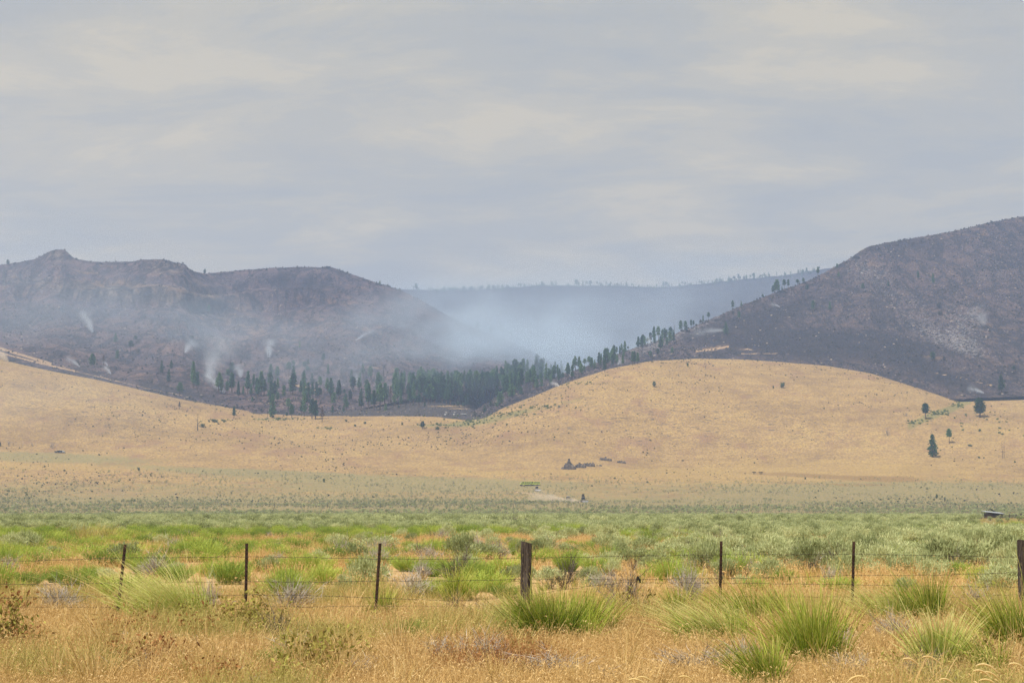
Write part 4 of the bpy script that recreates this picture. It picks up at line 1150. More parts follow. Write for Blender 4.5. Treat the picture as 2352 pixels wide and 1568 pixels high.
# the back of the valley wood, the spur thicket and the far crest: woods that read as one mass
def wood(n, px0, px1, f0, f1, table_line, hmin, hmax, ylim, name, label, src):
    P, S_ = [], []
    for i in range(n):
        px = rnd.uniform(px0, px1)
        p = hit(px, np.interp(px, [q[0] for q in table_line], [q[1] for q in table_line]) + rnd.uniform(f0, f1), 4100.0)
        if p and ylim[0] < p[1] < ylim[1]:
            P.append((p[0], p[1], p[2] - 0.3))
            S_.append(rnd.uniform(hmin, hmax))
    scatter(name, np.array(P), S_, rng.integers(0, len(PINE1), len(P)), [m for s_, m in PINE1], label, src)


wood(150, 905, 1250, -52, -16, [(905, 936), (1100, 930), (1215, 905), (1250, 888)], 15, 23, (1300, 2300), 'pine_wood', 'back rows of the pine wood on the valley floor', 'wood_tree')
wood(46, 1235, 1560, 2, 26, [(1235, 876), (1330, 846), (1400, 820), (1440, 803), (1500, 785), (1560, 761)], 9, 19, (1300, 2300), 'spur_wood', 'young pines and scrub thickening the burned spur', 'spur_tree')
wood(300, 935, 1890, 0.3, 9, far_sky, 5, 13, (2500, 4100), 'far_wood', 'thin hazy forest along the top of the distant ridge', 'far_tree')


# burned scrub and stones on the hills
def hill_points(n, table, y0, y1, u0, u1):
    u = u0 + (u1 - u0) * rng.random(n)
    y = y0 + (y1 - y0) * rng.random(n)
    z = height(u * y, y, table)
    ok = (z > height(u * y, y, G) - 1) & (z > 0)
    return np.stack([u * y, y, z], 1)[ok]


STONE = []
for i in range(4):
    bm = bmesh.new()
    bmesh.ops.create_icosphere(bm, subdivisions=1, radius=0.5)
    q = random.Random(400 + i)
    for v in bm.verts:
        v.co = Vector((v.co.x * 1.3, v.co.y, v.co.z * 0.8)) * q.uniform(0.7, 1.25)
    me = bpy.data.meshes.new('stone')
    bm.to_mesh(me)
    bm.free()
    me.materials.append(plain_mat('pale_stone' if i < 2 else 'dark_stone', (0.17, 0.13, 0.10) if i < 2 else (0.05, 0.04, 0.035), (0.36, 0.30, 0.24) if i < 2 else (0.13, 0.10, 0.085), 2.0))
    STONE.append(me)
pl = hill_points(15000, HL, 1330, 2420, -0.42, 0.07)
pr = hill_points(17000, HR, 1330, 2250, -0.03, 0.42)
dR = fbm(pr[:, 0], pr[:, 1], 160, 4) + 0.16 * sm(1650, 2050, pr[:, 1])
pr = pr[rng.random(len(pr)) < np.clip(0.35 + 1.6 * dR, 0.08, 1)]
dL = fbm(pl[:, 0], pl[:, 1], 140, 4)
pl = pl[rng.random(len(pl)) < np.clip(0.45 + 1.6 * dL, 0.08, 1)]
pall = np.concatenate([pl, pr])
isst = rng.random(len(pall)) < 0.40
scatter('burned_scrub', pall[~isst], 0.9 + 1.5 * rng.random((~isst).sum()) ** 2, rng.integers(0, 4, (~isst).sum()), SCORCH, 'dark scorched scrub dotted over the burned hills', 'scorched_shrub')
scatter('hillside_stones', pall[isst], 0.7 + 2.2 * rng.random(isst.sum()) ** 3, rng.integers(0, 4, isst.sum()), STONE, 'loose stones strewn over the burned hills', 'hill_stone')
# scrub fringe on the skylines
fr = []
for tab, e_sky, Yk, pts in ((HL, left_sky, YkL, [p for p in left_sky if -150 < p[0] < 1050]), (HR, right_sky, YkR, [p for p in right_sky if 1500 < p[0] < 2450])):
    for i in range(330):
        px = rnd.uniform(pts[0][0], pts[-1][0])
        u = (px - CX) / F * 1.02
        y = float(np.interp(u, U, Yk)) + rnd.uniform(-25, 6)
        fr.append((u * y, y, float(height(u * y, y, tab)) - 0.1))
fr = np.array(fr)
scatter('skyline_scrub', fr, 1.0 + 2.2 * rng.random(len(fr)) ** 2, rng.integers(0, 4, len(fr)), SCORCH, 'low scrub along the crests of the burned hills', 'crest_shrub')

vp = []
for i in range(900):
    p = hit(rnd.uniform(600, 1160), rnd.uniform(915, 958))
    if p and 1230 < p[1] < 1700 and p[1] > float(np.interp(p[0] / p[1], U, Yc)) + 5:
        vp.append((p[0], p[1], p[2] - 0.05))
scatter('valley_scrub', np.array(vp), 0.5 + 1.3 * rng.random(len(vp)) ** 2, rng.integers(0, 6, len(vp)), SCORCH[:2] + GREENB[:1] + [STONE[0], STONE[1], STONE[2]], 'scorched scrub and stones on the burned valley floor', 'valley_shrub')
# green growth in the damp hollows
gp = []
for cx_, cy_, rx_, ry_, k_ in ((1085, 968, 48, 11, 90), (1170, 952, 60, 6, 80), (1250, 935, 60, 5, 50), (1340, 880, 50, 4, 30), (1010, 977, 70, 2, 40), (640, 963, 50, 2, 40), (755, 984, 22, 2, 14), (2105, 972, 22, 5, 30), (2150, 950, 26, 6, 50), (2200, 931, 18, 6, 40), (500, 968, 26, 4, 20), (2250, 965, 90, 30, 40)):
    for i in range(k_):
        p = hit(cx_ + rnd.gauss(0, 0.6) * rx_, cy_ + rnd.gauss(0, 0.6) * ry_ - (cx_ > 1100) * (cx_ < 1400) * 0)
        if p and p[1] < 1520:
            gp.append((p[0], p[1], p[2] - 0.1))
M_damp = leaf_mat('damp_green_scrub', [(0.0, (0.07, 0.11, 0.03)), (0.5, (0.14, 0.19, 0.055)), (1.0, (0.25, 0.27, 0.09))], None, 0.5, 0.2)
DAMP = [shrub_lump(340 + i, M_damp) for i in range(3)]
scatter('hollow_scrub', np.array(gp), 0.7 + 1.3 * rng.random(len(gp)) ** 2, rng.integers(0, 3, len(gp)), DAMP, 'green scrub and rushes in the damp hollows of the golden slopes', 'hollow_shrub')

# small scrub and stones on the golden slopes
ps = spread(60000, 780, 1500, lambda x, y, px: np.clip(0.10 + 1.9 * fbm(x, y, 130, 4) + 0.6 * fbm(x, y, 30, 3), 0.015, 1))
ps = ps[(ps[:, 1] < np.interp(ps[:, 0] / ps[:, 1], U, Yc) - 5)]
n1 = len(ps)
scatter('dry_slope_scrub', ps, 0.30 + 1.0 * rng.random(n1) ** 4, rng.integers(0, 7, n1), SCORCH[:1] + GREENB[:2] + [STONE[2], STONE[3], STONE[0], GREENB[2]], 'small dark scrub and stones dotted over the golden slopes', 'slope_shrub')


# ------------------------------------------------------------------ plants of the flat and the roadside
def with_rng(seed):
    def deco(f):
        def g(*a, **k):
            global rng
            keep, rng = rng, np.random.default_rng(seed + int(k.pop('sd', 0)))
            r = f(*a, **k)
            rng = keep
            return r
        return g
    return deco


@with_rng(500)
def sage_soups(nl=13, per=95, spiky=0.0):
    """sagebrush about 1.1 m wide and 0.75 m high: woody stems and grey-green sprigs"""
    st, lf = Soup(), Soup()
    a = np.arange(nl) * 2.4 + rng.random(nl)
    r = 0.42 * np.sqrt((np.arange(nl) + 0.4) / nl) * (0.8 + 0.4 * rng.random(nl))
    c = np.stack([np.cos(a) * r, np.sin(a) * r, 0.60 - 0.75 * r**1.4 + 0.10 * rng.normal(size=nl)], 1)
    c[:, 2] = np.clip(c[:, 2], 0.22, 0.8)
    b = np.zeros((nl * 3, 3)) + rng.normal(size=(nl * 3, 3)) * np.array([[0.05, 0.05, 0]])
    tgt = np.repeat(c, 3, 0) + rng.normal(size=(nl * 3, 3)) * 0.07
    d = tgt - b
    L = np.linalg.norm(d, axis=1)
    st.blades(b - UPV * 0.04, nrm(nrm(d) + rng.normal(size=d.shape) * 0.12), rng.normal(size=d.shape) * 0.05, L, np.full(len(L), 0.022), 3, rng.random(len(L)), 0)
    n = nl * per
    k = np.repeat(np.arange(nl), per)
    ctr = c[k]
    P = ctr + rng.normal(size=(n, 3)) * np.array([[0.085, 0.085, 0.075]])
    P[:, 2] = np.maximum(P[:, 2], 0.05)
    out = np.stack([P[:, 0], P[:, 1], np.zeros(n)], 1)
    dr = nrm(UPV * (0.85 + spiky) + out * 1.0 + rng.normal(size=(n, 3)) * 0.38)
    lob = np.clip(0.45 + 0.13 * rng.normal(size=nl), 0.1, 0.9)
    val = np.clip(lob[k] + 0.15 * rng.normal(size=n), 0, 1)
    lf.blades(P, dr, np.zeros_like(P), 0.06 + (0.06 + 0.05 * spiky) * rng.random(n), 0.014 + 0.014 * rng.random(n), 2, val, 0, taper=0.0)
    return st, lf


@with_rng(520)
def rabbit_soups(n=430, h=0.55, fan=0.55):
    st, lf = Soup(), Soup()
    a = rng.random(n) * 6.283
    q = np.sqrt(rng.random(n))
    base = np.stack([np.cos(a) * q * 0.14, np.sin(a) * q * 0.14, np.zeros(n) - 0.03], 1)
    d = nrm(np.stack([np.cos(a) * q * fan * 1.3, np.sin(a) * q * fan * 1.3, np.ones(n)], 1) + rng.normal(size=(n, 3)) * 0.12)
    L = h * (0.75 + 0.4 * rng.random(n)) * (1 - 0.12 * q)
    val = np.clip(0.42 + 0.16 * rng.normal(size=n), 0, 1)
    tips = lf.blades(base, d, rng.normal(size=(n, 3)) * 0.06, L, np.full(n, 0.013), 3, np.clip(val - 0.08, 0, 1), 0)
    m = n * 2
    k = rng.integers(0, n, m)
    f = 0.55 + 0.45 * rng.random((m, 1))
    P = base[k] + (tips[k] - base[k]) * f
    lf.blades(P, nrm(d[k] + rng.normal(size=(m, 3)) * 0.30), np.zeros((m, 3)), 0.06 + 0.07 * rng.random(m), 0.012 + 0.010 * rng.random(m), 1, np.clip(val[k] + 0.14 + 0.12 * rng.normal(size=m), 0, 1), 0, taper=0.0)
    s = 34
    st.blades(np.zeros((s, 3)) - UPV * 0.03, rot_dirs(s, 0.6, 1.4), np.zeros((s, 3)), 0.2 + 0.2 * rng.random(s), np.full(s, 0.012), 2, rng.random(s), 0)
    return st, lf


@with_rng(540)
def brush_soup(n=74, h=0.6, low=0.35, flat=1.0):
    """dead, leafless brush of crooked twigs"""
    s = Soup()
    base = rng.normal(size=(n, 3)) * np.array([[0.06, 0.06, 0]])
    d = rot_dirs(n, low, 1.45)
    bd = rng.normal(size=(n, 3)) * 0.16
    L = h * (0.6 + 0.6 * rng.random(n))
    t1 = s.blades(base - UPV * 0.02, d, bd, L, np.full(n, 0.018), 4, rng.random(n) * 0.6, 0)
    for lev, (m, l, w) in enumerate(((n * 5, 0.26, 0.010), (n * 9, 0.15, 0.0075))):
        k = rng.integers(0, n, m)
        f = 0.3 + 0.7 * rng.random((m, 1))
        P = base[k] + (d[k] * f + bd[k] * f * f) * L[k][:, None]
        s.blades(P, nrm(d[k] + rng.normal(size=(m, 3)) * 0.42), rng.normal(size=(m, 3)) * 0.12, l * h / 0.6 * (0.5 + rng.random(m)), np.full(m, w), 2, np.clip(0.35 + 0.65 * rng.random(m), 0, 1), 0)
    for v in s.V:
        v[:, 2] *= flat
    return s


@with_rng(560)
def rye_soup(n, h, rad, lean=(0, 0), droop=0.22, width=0.0085, spread_=0.45):
    s = Soup()
    a = rng.random(n) * 6.283
    q = np.sqrt(rng.random(n))
    base = np.stack([np.cos(a) * q * rad, np.sin(a) * q * rad * 0.8, np.zeros(n) - 0.03], 1)
    nt_ = max(3, n // 55)
    tc_ = np.stack([rng.normal(size=nt_) * rad * 0.75, rng.normal(size=nt_) * rad * 0.5, np.zeros(nt_)], 1)
    tk = rng.integers(0, nt_, n)
    th = 0.62 + 0.5 * rng.random(nt_)
    base = np.where((rng.random(n) < 0.8)[:, None], tc_[tk] + base * 0.33, base)
    h = h * th[tk]
    out = np.stack([np.cos(a) * q * 0.6 + base[:, 0] / rad * 0.55, np.sin(a) * q * 0.6 + base[:, 1] / rad * 0.55, np.zeros(n)], 1)
    d = nrm(UPV + out * spread_ + rng.normal(size=nt_ * 3).reshape(nt_, 3)[tk] * 0.10 + rng.normal(size=(n, 3)) * 0.11 + np.array([[lean[0] * 0.5, lean[1] * 0.5, 0]]))
    bend = out * droop * 0.8 + np.array([[lean[0] * 0.7, lean[1] * 0.7, -droop]]) + rng.normal(size=(n, 3)) * (0.06 + 0.16 * (rng.random((n, 1)) < 0.12))
    L = h * (0.35 + 0.78 * rng.random(n) ** 0.9)
    s.blades(base, d, bend, L, width * (0.7 + 0.6 * rng.random(n)), 6, np.where(rng.random(n) < 0.10, 0.97, np.clip(0.40 + 0.13 * rng.normal(size=nt_)[tk] + 0.2 * rng.normal(size=n), 0, 1)), 0, taper=0.5)
    return s


@with_rng(580)
def cheat_soup(n=150, size=0.55, h=0.20, w=0.0045, heads=0.8):
    """a patch of fine dry annual grass with drooping heads"""
    s = Soup()
    base = np.stack([(rng.random(n) - 0.5) * size, (rng.random(n) - 0.5) * size, np.full(n, -0.02)], 1)
    d = nrm(UPV + rng.normal(size=(n, 3)) * 0.34)
    bd = rng.normal(size=(n, 3)) * 0.15 - UPV * 0.06
    L = h * (0.45 + 0.95 * rng.random(n) ** 1.5)
    val = np.clip(0.48 + 0.22 * rng.normal(size=n), 0, 1)
    tips = s.blades(base, d, bd, L, np.full(n, w), 3, val, 0, taper=0.4)
    m = int(n * heads)
    k = rng.integers(0, n, m)
    P = tips[k] + rng.normal(size=(m, 3)) * np.array([[0.02, 0.02, 0.02]])
    dd = nrm(d[k] + bd[k] * 2 + rng.normal(size=(m, 3)) * 0.6)
    s.blades(P, dd, np.zeros((m, 3)) - UPV * 0.4, 0.02 + 0.03 * rng.random(m), np.full(m, w * 1.7), 2, np.clip(val[k] + 0.15, 0, 1), 0, taper=0.0)
    return s


@with_rng(600)
def weed_soup(n=26, h=0.6, leaves=620):
    s = Soup()
    base = rng.normal(size=(n, 3)) * np.array([[0.13, 0.13, 0]])
    d = nrm(rot_dirs(n, 0.9, 1.5))
    L = h * (0.6 + 0.5 * rng.random(n))
    s.blades(base - UPV * 0.03, d, rng.normal(size=(n, 3)) * 0.1, L, np.full(n, 0.010), 3, np.full(n, 0.1), 0)
    k = rng.integers(0, n, leaves)
    P = base[k] + d[k] * (L[k] * (0.2 + 0.8 * rng.random(leaves)))[:, None] + rng.normal(size=(leaves, 3)) * 0.06
    P[:, 2] = np.abs(P[:, 2])
    s.blades(P, rot_dirs(leaves, -0.2, 1.2), np.zeros((leaves, 3)), 0.040 + 0.035 * rng.random(leaves), 0.024 + 0.018 * rng.random(leaves), 2, rng.random(leaves), 0, taper=0.0)
    return s


SAGE, SAGE1, RAB, RAB1 = [], [], [], []
for i in range(6):
    a, b = sage_soups(sd=i, spiky=0.25 * (i % 3))
    SAGE.append((a.mesh('stem', [M_stem]), b.mesh('foliage', [M_sage])))
    SAGE1.append(join_soup(a, b).mesh('sagebrush', [M_stem, M_sage]))
SAGELOW = []
for i in range(5):
    a, b = sage_soups(sd=20 + i, nl=8, per=34)
    for w_ in (b,):
        pass
    SAGELOW.append(join_soup(a, b).mesh('sagebrush', [M_stem, M_sagefar]))
for i in range(5):
    a, b = rabbit_soups(sd=i, h=0.5 + 0.05 * i, fan=0.5 + 0.05 * (i % 3))
    RAB.append((a.mesh('stem', [M_stem]), b.mesh('foliage', [M_rabbit])))
    RAB1.append(join_soup(a, b).mesh('rabbitbrush', [M_stem, M_rabbit]))
BRUSH = [brush_soup(sd=i).mesh('dead_brush', [M_twig]) for i in range(4)]
BRUSHLOW = [brush_soup(sd=10 + i, n=90, h=0.55, low=0.0, flat=0.62).mesh('dead_brush', [M_twig]) for i in range(3)]
BRUSHDARK = [brush_soup(sd=20 + i, n=34, h=0.7, low=0.3).mesh('dead_brush', [M_darktwig]) for i in range(2)]
CHEAT = [cheat_soup(sd=i).mesh('dry_grass_patch', [M_cheat]) for i in range(4)] + [cheat_soup(sd=8, n=70, h=0.30).mesh('olive_grass_patch', [M_olive]), cheat_soup(sd=9, n=70, h=0.26, heads=2.2).mesh('rusty_weed_patch', [M_rust])]
CHEATFAR = [cheat_soup(sd=30 + i, n=130, size=1.1, h=0.30, w=0.011).mesh('far_dry_grass', [M_cheat]) for i in range(3)] + [cheat_soup(sd=37, n=90, size=1.1, h=0.30, w=0.012, heads=0.6).mesh('far_olive_grass', [M_olive])]
TUFT = [rye_soup(sd=60 + i, n=70, h=0.45, rad=0.08, width=0.007).mesh('grass_tuft', [M_olive if i % 2 else M_rye]) for i in range(4)]


def zone_words(px, y):
    """where a plant stands, in words anyone can find in the view"""
    names = ['left of the leaning steel post', 'just right of the leaning steel post', 'left of the third steel post', 'left of the thick wooden post', 'right of the thick wooden post', 'left of the last steel post', 'left of the right-edge wooden post']
    i = int(np.searchsorted([278, 566, 872, 1208, 1656, 1960], px))
    w = names[i]
    d = 'near the fence' if y < 34 else ('on the middle flat' if y < 75 else 'far out')
    return w, d


def clear_of(x, y, lst, r):
    return all((x - a) ** 2 + (y - b) ** 2 > (r + c) ** 2 for a, b, c in lst)


placed = []


def place(kind, parts, x, y, sx, sz, label, cat, group=None, rz=None):
    z = float(height(x, y, G))
    rz = rnd.random() * 6.28 if rz is None else rz
    if isinstance(parts, tuple):
        o = empty(kind, (x, y, z), rz, label, cat, group)
        o.scale = (sx, sx, sz)
        for nm, me in zip(('stem', 'foliage'), parts):
            link(nm, me, o)
    else:
        o = link(kind, parts)
        o.location = (x, y, z)
        o.rotation_euler = (0, 0, rz)
        o.scale = (sx, sx, sz)
        tag(o, label, cat, group)
    return o


def ground_at(px, py):
    """point on the flat under a pixel near the camera"""
    u, e = ue(px, py)
    y = -ZC / e
    return float(u * y), float(y)


# hand-placed plants: (x, base y, width, top y) in the 2352-wide view
def put(kind, parts, px, pyb, w, top, unit, label, cat, group=None, rz=None):
    x, y = ground_at(px, pyb)
    W, H = w / F * y, (pyb - top) / F * y
    placed.append((x, y, W * 0.30))
    return place(kind, parts, x, y, W / unit[0], H / unit[1], label, cat, group, rz)


RYE = [
    (415, 1432, 170, 1300, 560, (-0.75, 0), M_palerye, 'big pale green bunchgrass swept to the left beside the leaning steel post'),
    (1180, 1462, 130, 1372, 240, (-0.35, 0), M_palerye, 'yellow-green bunchgrass fanning out in front of the thick wooden post'),
    (1265, 1478, 200, 1352, 620, (-0.15, 0), M_rye, 'widest green bunchgrass, right of the thick wooden post at its foot'),
    (1345, 1462, 110, 1362, 240, (0.12, 0), M_rye, 'upright green bunchgrass at the right edge of the widest clump'),
    (1652, 1482, 170, 1378, 420, (-0.8, 0), M_palerye, 'silvery pale bunchgrass swept left in front of the steel post right of the wooden post'),
    (1720, 1440, 130, 1338, 240, (-0.55, 0), M_rye, 'bunchgrass leaning left close behind the silvery clump'),
    (1790, 1436, 110, 1345, 220, (-0.4, 0), M_rye, 'smaller bunchgrass between the two steel posts on the right'),
    (1872, 1535, 165, 1372, 620, (-0.12, 0), M_rye, 'tallest dark green bunchgrass, dense and upright near the road'),
    (1768, 1590, 110, 1470, 330, (-0.3, 0), M_rye, 'bright green bunchgrass cut by the bottom edge, left of the tallest one'),
    (2052, 1440, 120, 1352, 260, (-0.5, 0), M_palerye, 'yellowish bunchgrass at the foot of the last steel post'),
    (2140, 1440, 110, 1322, 320, (-0.1, 0), M_rye, 'upright bunchgrass right of the last steel post'),
    (2155, 1545, 110, 1390, 260, (-0.05, 0), M_palerye, 'thin grey-green bunchgrass standing tall near the road on the right'),
    (2335, 1500, 130, 1365, 360, (-0.25, 0), M_rye, 'green bunchgrass at the foot of the right-hand wooden post'),
    (2295, 1560, 70, 1450, 90, (-0.2, 0), M_rye, 'few tall green blades near the road below the right-hand wooden post'),
    (245, 1515, 90, 1380, 90, (-0.3, 0), M_straw, 'straw-yellow tuft with nodding heads in front of the leaning steel post'),
    (170, 1500, 60, 1410, 50, (-0.35, 0), M_straw, 'thin straw-yellow tuft left of the larger straw tuft'),
    (1560, 1420, 60, 1340, 130, (0, 0), M_rye, 'narrow green grass tuft in the tangle between wooden and steel post'),
    (1045, 1378, 95, 1308, 260, (0, 0), M_rye, 'dark green bunchgrass just behind the fence left of the wooden post'),
    (880, 1420, 60, 1348, 170, (0.1, 0), M_rye, 'green tuft at the foot of the third steel post'),
    (790, 1556, 40, 1490, 60, (0, 0), M_straw, 'small straw tuft low in the dry grass under the third steel post'),
    (740, 1530, 55, 1440, 80, (0.1, 0), M_straw, 'olive-yellow tuft in the dry grass left of the third steel post'),
    (1385, 1300, 90, 1225, 60, (-0.6, 0), M_straw, 'long arching dry stalks right of the thick wooden post'),
]
for i, (px, pb, w, top, n, lean, m, lab) in enumerate(RYE):
    x, y = ground_at(px, pb)
    H, W = (pb - top) / F * y, w / F * y
    s = rye_soup(sd=100 + i, n=int(n * 2.5), h=H * 1.25, rad=W * 0.23, lean=(lean[0] * 0.65, 0), droop=0.20, spread_=0.10 + 0.17 * min(1, W / H / 1.4), width=0.0108)
    o = s.build('bunchgrass', [m])
    o.location = (x, y, 0)
    tag(o, lab, 'grass')
    placed.append((x, y, W * 0.25))

WEEDS = [(18, 1500, 110, 1372, 'leafy rust and olive weed at the very left edge'), (568, 1452, 120, 1352, 'leafy olive bush hiding the foot of the second steel post'), (350, 1512, 90, 1462, 'low rust-leaved weed in the dry grass below the pale swept bunchgrass'), (165, 1560, 110, 1505, 'low rust-coloured weed near the road on the left')]
for i, (px, pb, w, top, lab) in enumerate(WEEDS):
    s = weed_soup(sd=i)
    put('leafy_weed', s.mesh('leafy_weed', [M_weed if i != 3 else M_rust]), px, pb, w, top, (0.75, 0.66), lab, 'weed')

RABL = [(60, 1243, 40, 1214), (68, 1272, 66, 1252), (330, 1232, 90, 1210), (610, 1310, 100, 1278), (210, 1328, 60, 1298), (480, 1322, 96, 1284), (660, 1312, 90, 1274), (1068, 1372, 100, 1316), (1535, 1333, 105, 1280), (1575, 1338, 70, 1296), (1285, 1302, 46, 1276), (2232, 1366, 70, 1332), (2278, 1362, 68, 1322), (1890, 1240, 40, 1216), (1828, 1238, 48, 1212), (1735, 1226, 36, 1208), (942, 1470, 105, 1408), (640, 1545, 110, 1478), (1370, 1236, 60, 1212), (1500, 1244, 70, 1216), (1240, 1236, 60, 1212), (760, 1234, 70, 1206), (900, 1230, 60, 1208), (500, 1238, 80, 1210), (1730, 1366, 70, 1326), (1960, 1322, 70, 1296), (840, 1352, 100, 1310), (700, 1382, 80, 1340), (150, 1290, 90, 1268), (2010, 1316, 60, 1284), (1440, 1252, 60, 1226), (770, 1330, 90, 1298), (60, 1345, 120, 1306), (330, 1318, 90, 1284)]
RABTXT = {7: 'big vivid green rabbitbrush just left of the thick wooden post', 8: 'biggest vivid green rabbitbrush, midway between wooden post and next steel post', 16: 'feathery green rabbitbrush in front of the fence right of the third steel post', 17: 'feathery grey-green rabbitbrush in the dry grass near the road, under the second gap', 11: 'bright green rabbitbrush left of the pair by the right-hand wooden post', 12: 'bright green rabbitbrush right of the pair by the right-hand wooden post', 0: 'small round bright rabbitbrush at the far left', 24: 'bright green rabbitbrush behind the steel post right of the wooden post', 10: 'small vivid rabbitbrush right behind the top of the thick wooden post'}
for i, (px, pb, w, top) in enumerate(RABL):
    zw, zd = zone_words(px, ground_at(px, pb)[1])
    lab = RABTXT.get(i) or 'bright green rabbitbrush %s, %s' % (zd, zw)
    put('rabbitbrush', RAB[i % 5], px, pb, w, top, (0.95, 0.66), lab, 'shrub', None if i in RABTXT else 'rabbitbrush %s %s' % (zd, zw))

BRL = [(820, 1556, 120, 1520, 1, 'thin mat of grey twigs near the road under the third steel post'), (330, 1556, 110, 1524, 1, 'small mat of grey twigs near the road under the leaning post'), (1700, 1530, 120, 1480, 1, 'tangled grey brush just left of the tallest bunchgrass'), (1960, 1560, 120, 1510, 1, 'grey tangled brush by the road right of the tallest bunchgrass'), (2240, 1530, 90, 1490, 0, 'pale upright dead brush near the road at the right'), (130, 1410, 110, 1346, 0, 'grey-brown dead brush left of the leaning steel post'), (478, 1412, 70, 1345, 0, 'blue-grey dead brush behind the pale swept bunchgrass'), (668, 1402, 110, 1340, 0, 'broad silver-grey dead brush right of the second steel post'), (640, 1480, 100, 1405, 2, 'thin bare brown brush in front of the second gap'), (945, 1372, 96, 1318, 0, 'silver dead brush between third steel post and wooden post'), (970, 1326, 50, 1292, 0, 'small upright grey dead brush left of the wooden post'), (1048, 1420, 60, 1372, 2, 'little forked dark dead brush left of the wooden post'), (1020, 1520, 150, 1472, 1, 'flattened pale dead brush in the dry grass below the wooden post'), (1120, 1530, 90, 1462, 0, 'grey-green dead brush leaning beside the flattened pale one'), (1435, 1412, 100, 1318, 2, 'dark twisted dead bush caught in the fence right of the wooden post'), (1300, 1352, 80, 1298, 2, 'thin dark dead brush against the right side of the wooden post'), (1590, 1392, 50, 1310, 0, 'upright grey stems left of the steel post past the wooden post'), (1600, 1545, 180, 1495, 1, 'flattened grey dead brush below the silvery bunchgrass'), (1930, 1500, 90, 1450, 1, 'grey dead brush right of the tallest bunchgrass'), (2052, 1478, 96, 1420, 1, 'domed grey dead brush in front of the last steel post'), (2115, 1568, 90, 1500, 2, 'dark dead brush near the road left of the thin tall bunchgrass'), (2150, 1570, 130, 1540, 1, 'matted grey twigs by the road on the right'), (1720, 1325, 60, 1282, 0, 'small grey dead brush behind the steel post past the wooden post'), (1920, 1318, 50, 1270, 2, 'dark dead branches in the sage left of the last steel post'), (2270, 1310, 70, 1272, 2, 'dark dead brush under the big sage near the right-hand wooden post'), (1260, 1548, 190, 1506, 1, 'long low mat of dead twigs below the widest bunchgrass'), (700, 1505, 140, 1470, 1, 'low mat of dead sticks under the second gap'), (1180, 1216, 40, 1192, 2, 'dark dead clump far out behind the wooden post'), (1660, 1256, 60, 1228, 2, 'dark brown dead clump in the sage right of the wooden post'), (960, 1284, 70, 1258, 2, 'forked dead branches in the sage left of the wooden post'), (2200, 1316, 60, 1280, 0, 'pale dead brush in the sage right of the last steel post'), (1905, 1352, 40, 1310, 0, 'small pale dead brush left of the last steel post')]
for i, (px, pb, w, top, k, lab) in enumerate(BRL):
    pool = (BRUSH, BRUSHLOW, BRUSHDARK)[k]
    put('dead_brush', pool[i % len(pool)], px, pb, w * 1.2, top - 4, (1.15, 0.66 if k != 1 else 0.36), lab, 'brush')

SAGEL = [(870, 1268, 130, 1232), (1100, 1288, 120, 1248), (1040, 1278, 80, 1246), (1590, 1222, 100, 1190), (1260, 1250, 90, 1224), (1560, 1288, 100, 1252), (1640, 1294, 120, 1250), (1700, 1306, 110, 1258), (1820, 1296, 120, 1246), (1880, 1300, 110, 1252), (1940, 1292, 110, 1248), (2020, 1290, 120, 1240), (2090, 1300, 110, 1246), (2170, 1316, 150, 1240), (2240, 1312, 120, 1240), (2310, 1300, 130, 1226), (2080, 1250, 110, 1212), (2300, 1252, 100, 1206), (1990, 1246, 90, 1216), (1480, 1290, 110, 1262), (1410, 1286, 90, 1262), (1310, 1276, 80, 1250), (1760, 1262, 100, 1232), (1700, 1252, 90, 1226), (960, 1276, 90, 1250), (120, 1216, 70, 1194), (2200, 1240, 120, 1200), (2345, 1270, 110, 1212)]
for i, (px, pb, w, top) in enumerate(SAGEL):
    zw, zd = zone_words(px, ground_at(px, pb)[1])
    put('sagebrush', SAGE[i % 6], px, pb, w, top, (1.15, 0.80), 'large silvery sagebrush %s, %s' % (zd, zw), 'shrub', 'large sagebrush %s %s' % (zd, zw))


# scattered plants: nearest as single things, the rest as uncountable cover
def sage_density(x, y, px):
    yy = 1176 + F * 1.75 / np.maximum(y, 1)
    zone = sm(1232, 1212, yy + 26 * fbm(x, y, 18, 3))
    right = sm(1350, 1750, px) * sm(34, 42, y) * 0.75
    pat = np.clip(0.55 + 2.2 * fbm(x, y, 24, 3), 0.05, 1)
    thin = np.clip(0.35 + 2.0 * fbm(x + 50, y, 45, 3), 0.03, 1) * sm(1200, 2000, px)
    return np.clip(np.maximum(zone * (1 - 0.55 * thin), right * pat) + 0.05 * sm(26, 34, y) * sm(900, 1500, px) + 0.012 * sm(26, 34, y), 0, 1)


def rab_density(x, y, px):
    yy = 1176 + F * 1.75 / np.maximum(y, 1)
    band = sm(1205, 1216, yy) * (1 - sm(1246, 1268, yy)) * (0.5 + 0.5 * (1 - sm(1250, 1700, px)))
    near = (0.17 + 0.7 * np.clip(fbm(x, y, 9, 3) * 3 + 0.2, 0, 1)) * (1 - 0.7 * sm(1450, 1900, px)) * sm(25.5, 28, y)
    patch = np.clip(0.5 + 2.4 * fbm(x, y + 40, 16, 3), 0.02, 1)
    dry = blob(px, yy, 590, 1246, 140, 12)
    return np.clip((band * patch * 1.0 + near * (1 - band)) * (1 - dry), 0, 1)


def split_individuals(pts, scl, limit):
    px, _ = to_px(pts[:, 0], pts[:, 1], pts[:, 2])
    vis = (px > -10) & (px < 2362)
    order = np.argsort(-(scl / pts[:, 1]) * vis)
    return order[:limit], order[limit:]


def weed_out(pts, lst):
    keep = np.ones(len(pts), bool)
    for a, b, c in lst:
        keep &= (pts[:, 0] - a) ** 2 + (pts[:, 1] - b) ** 2 > c * c
    return pts[keep]


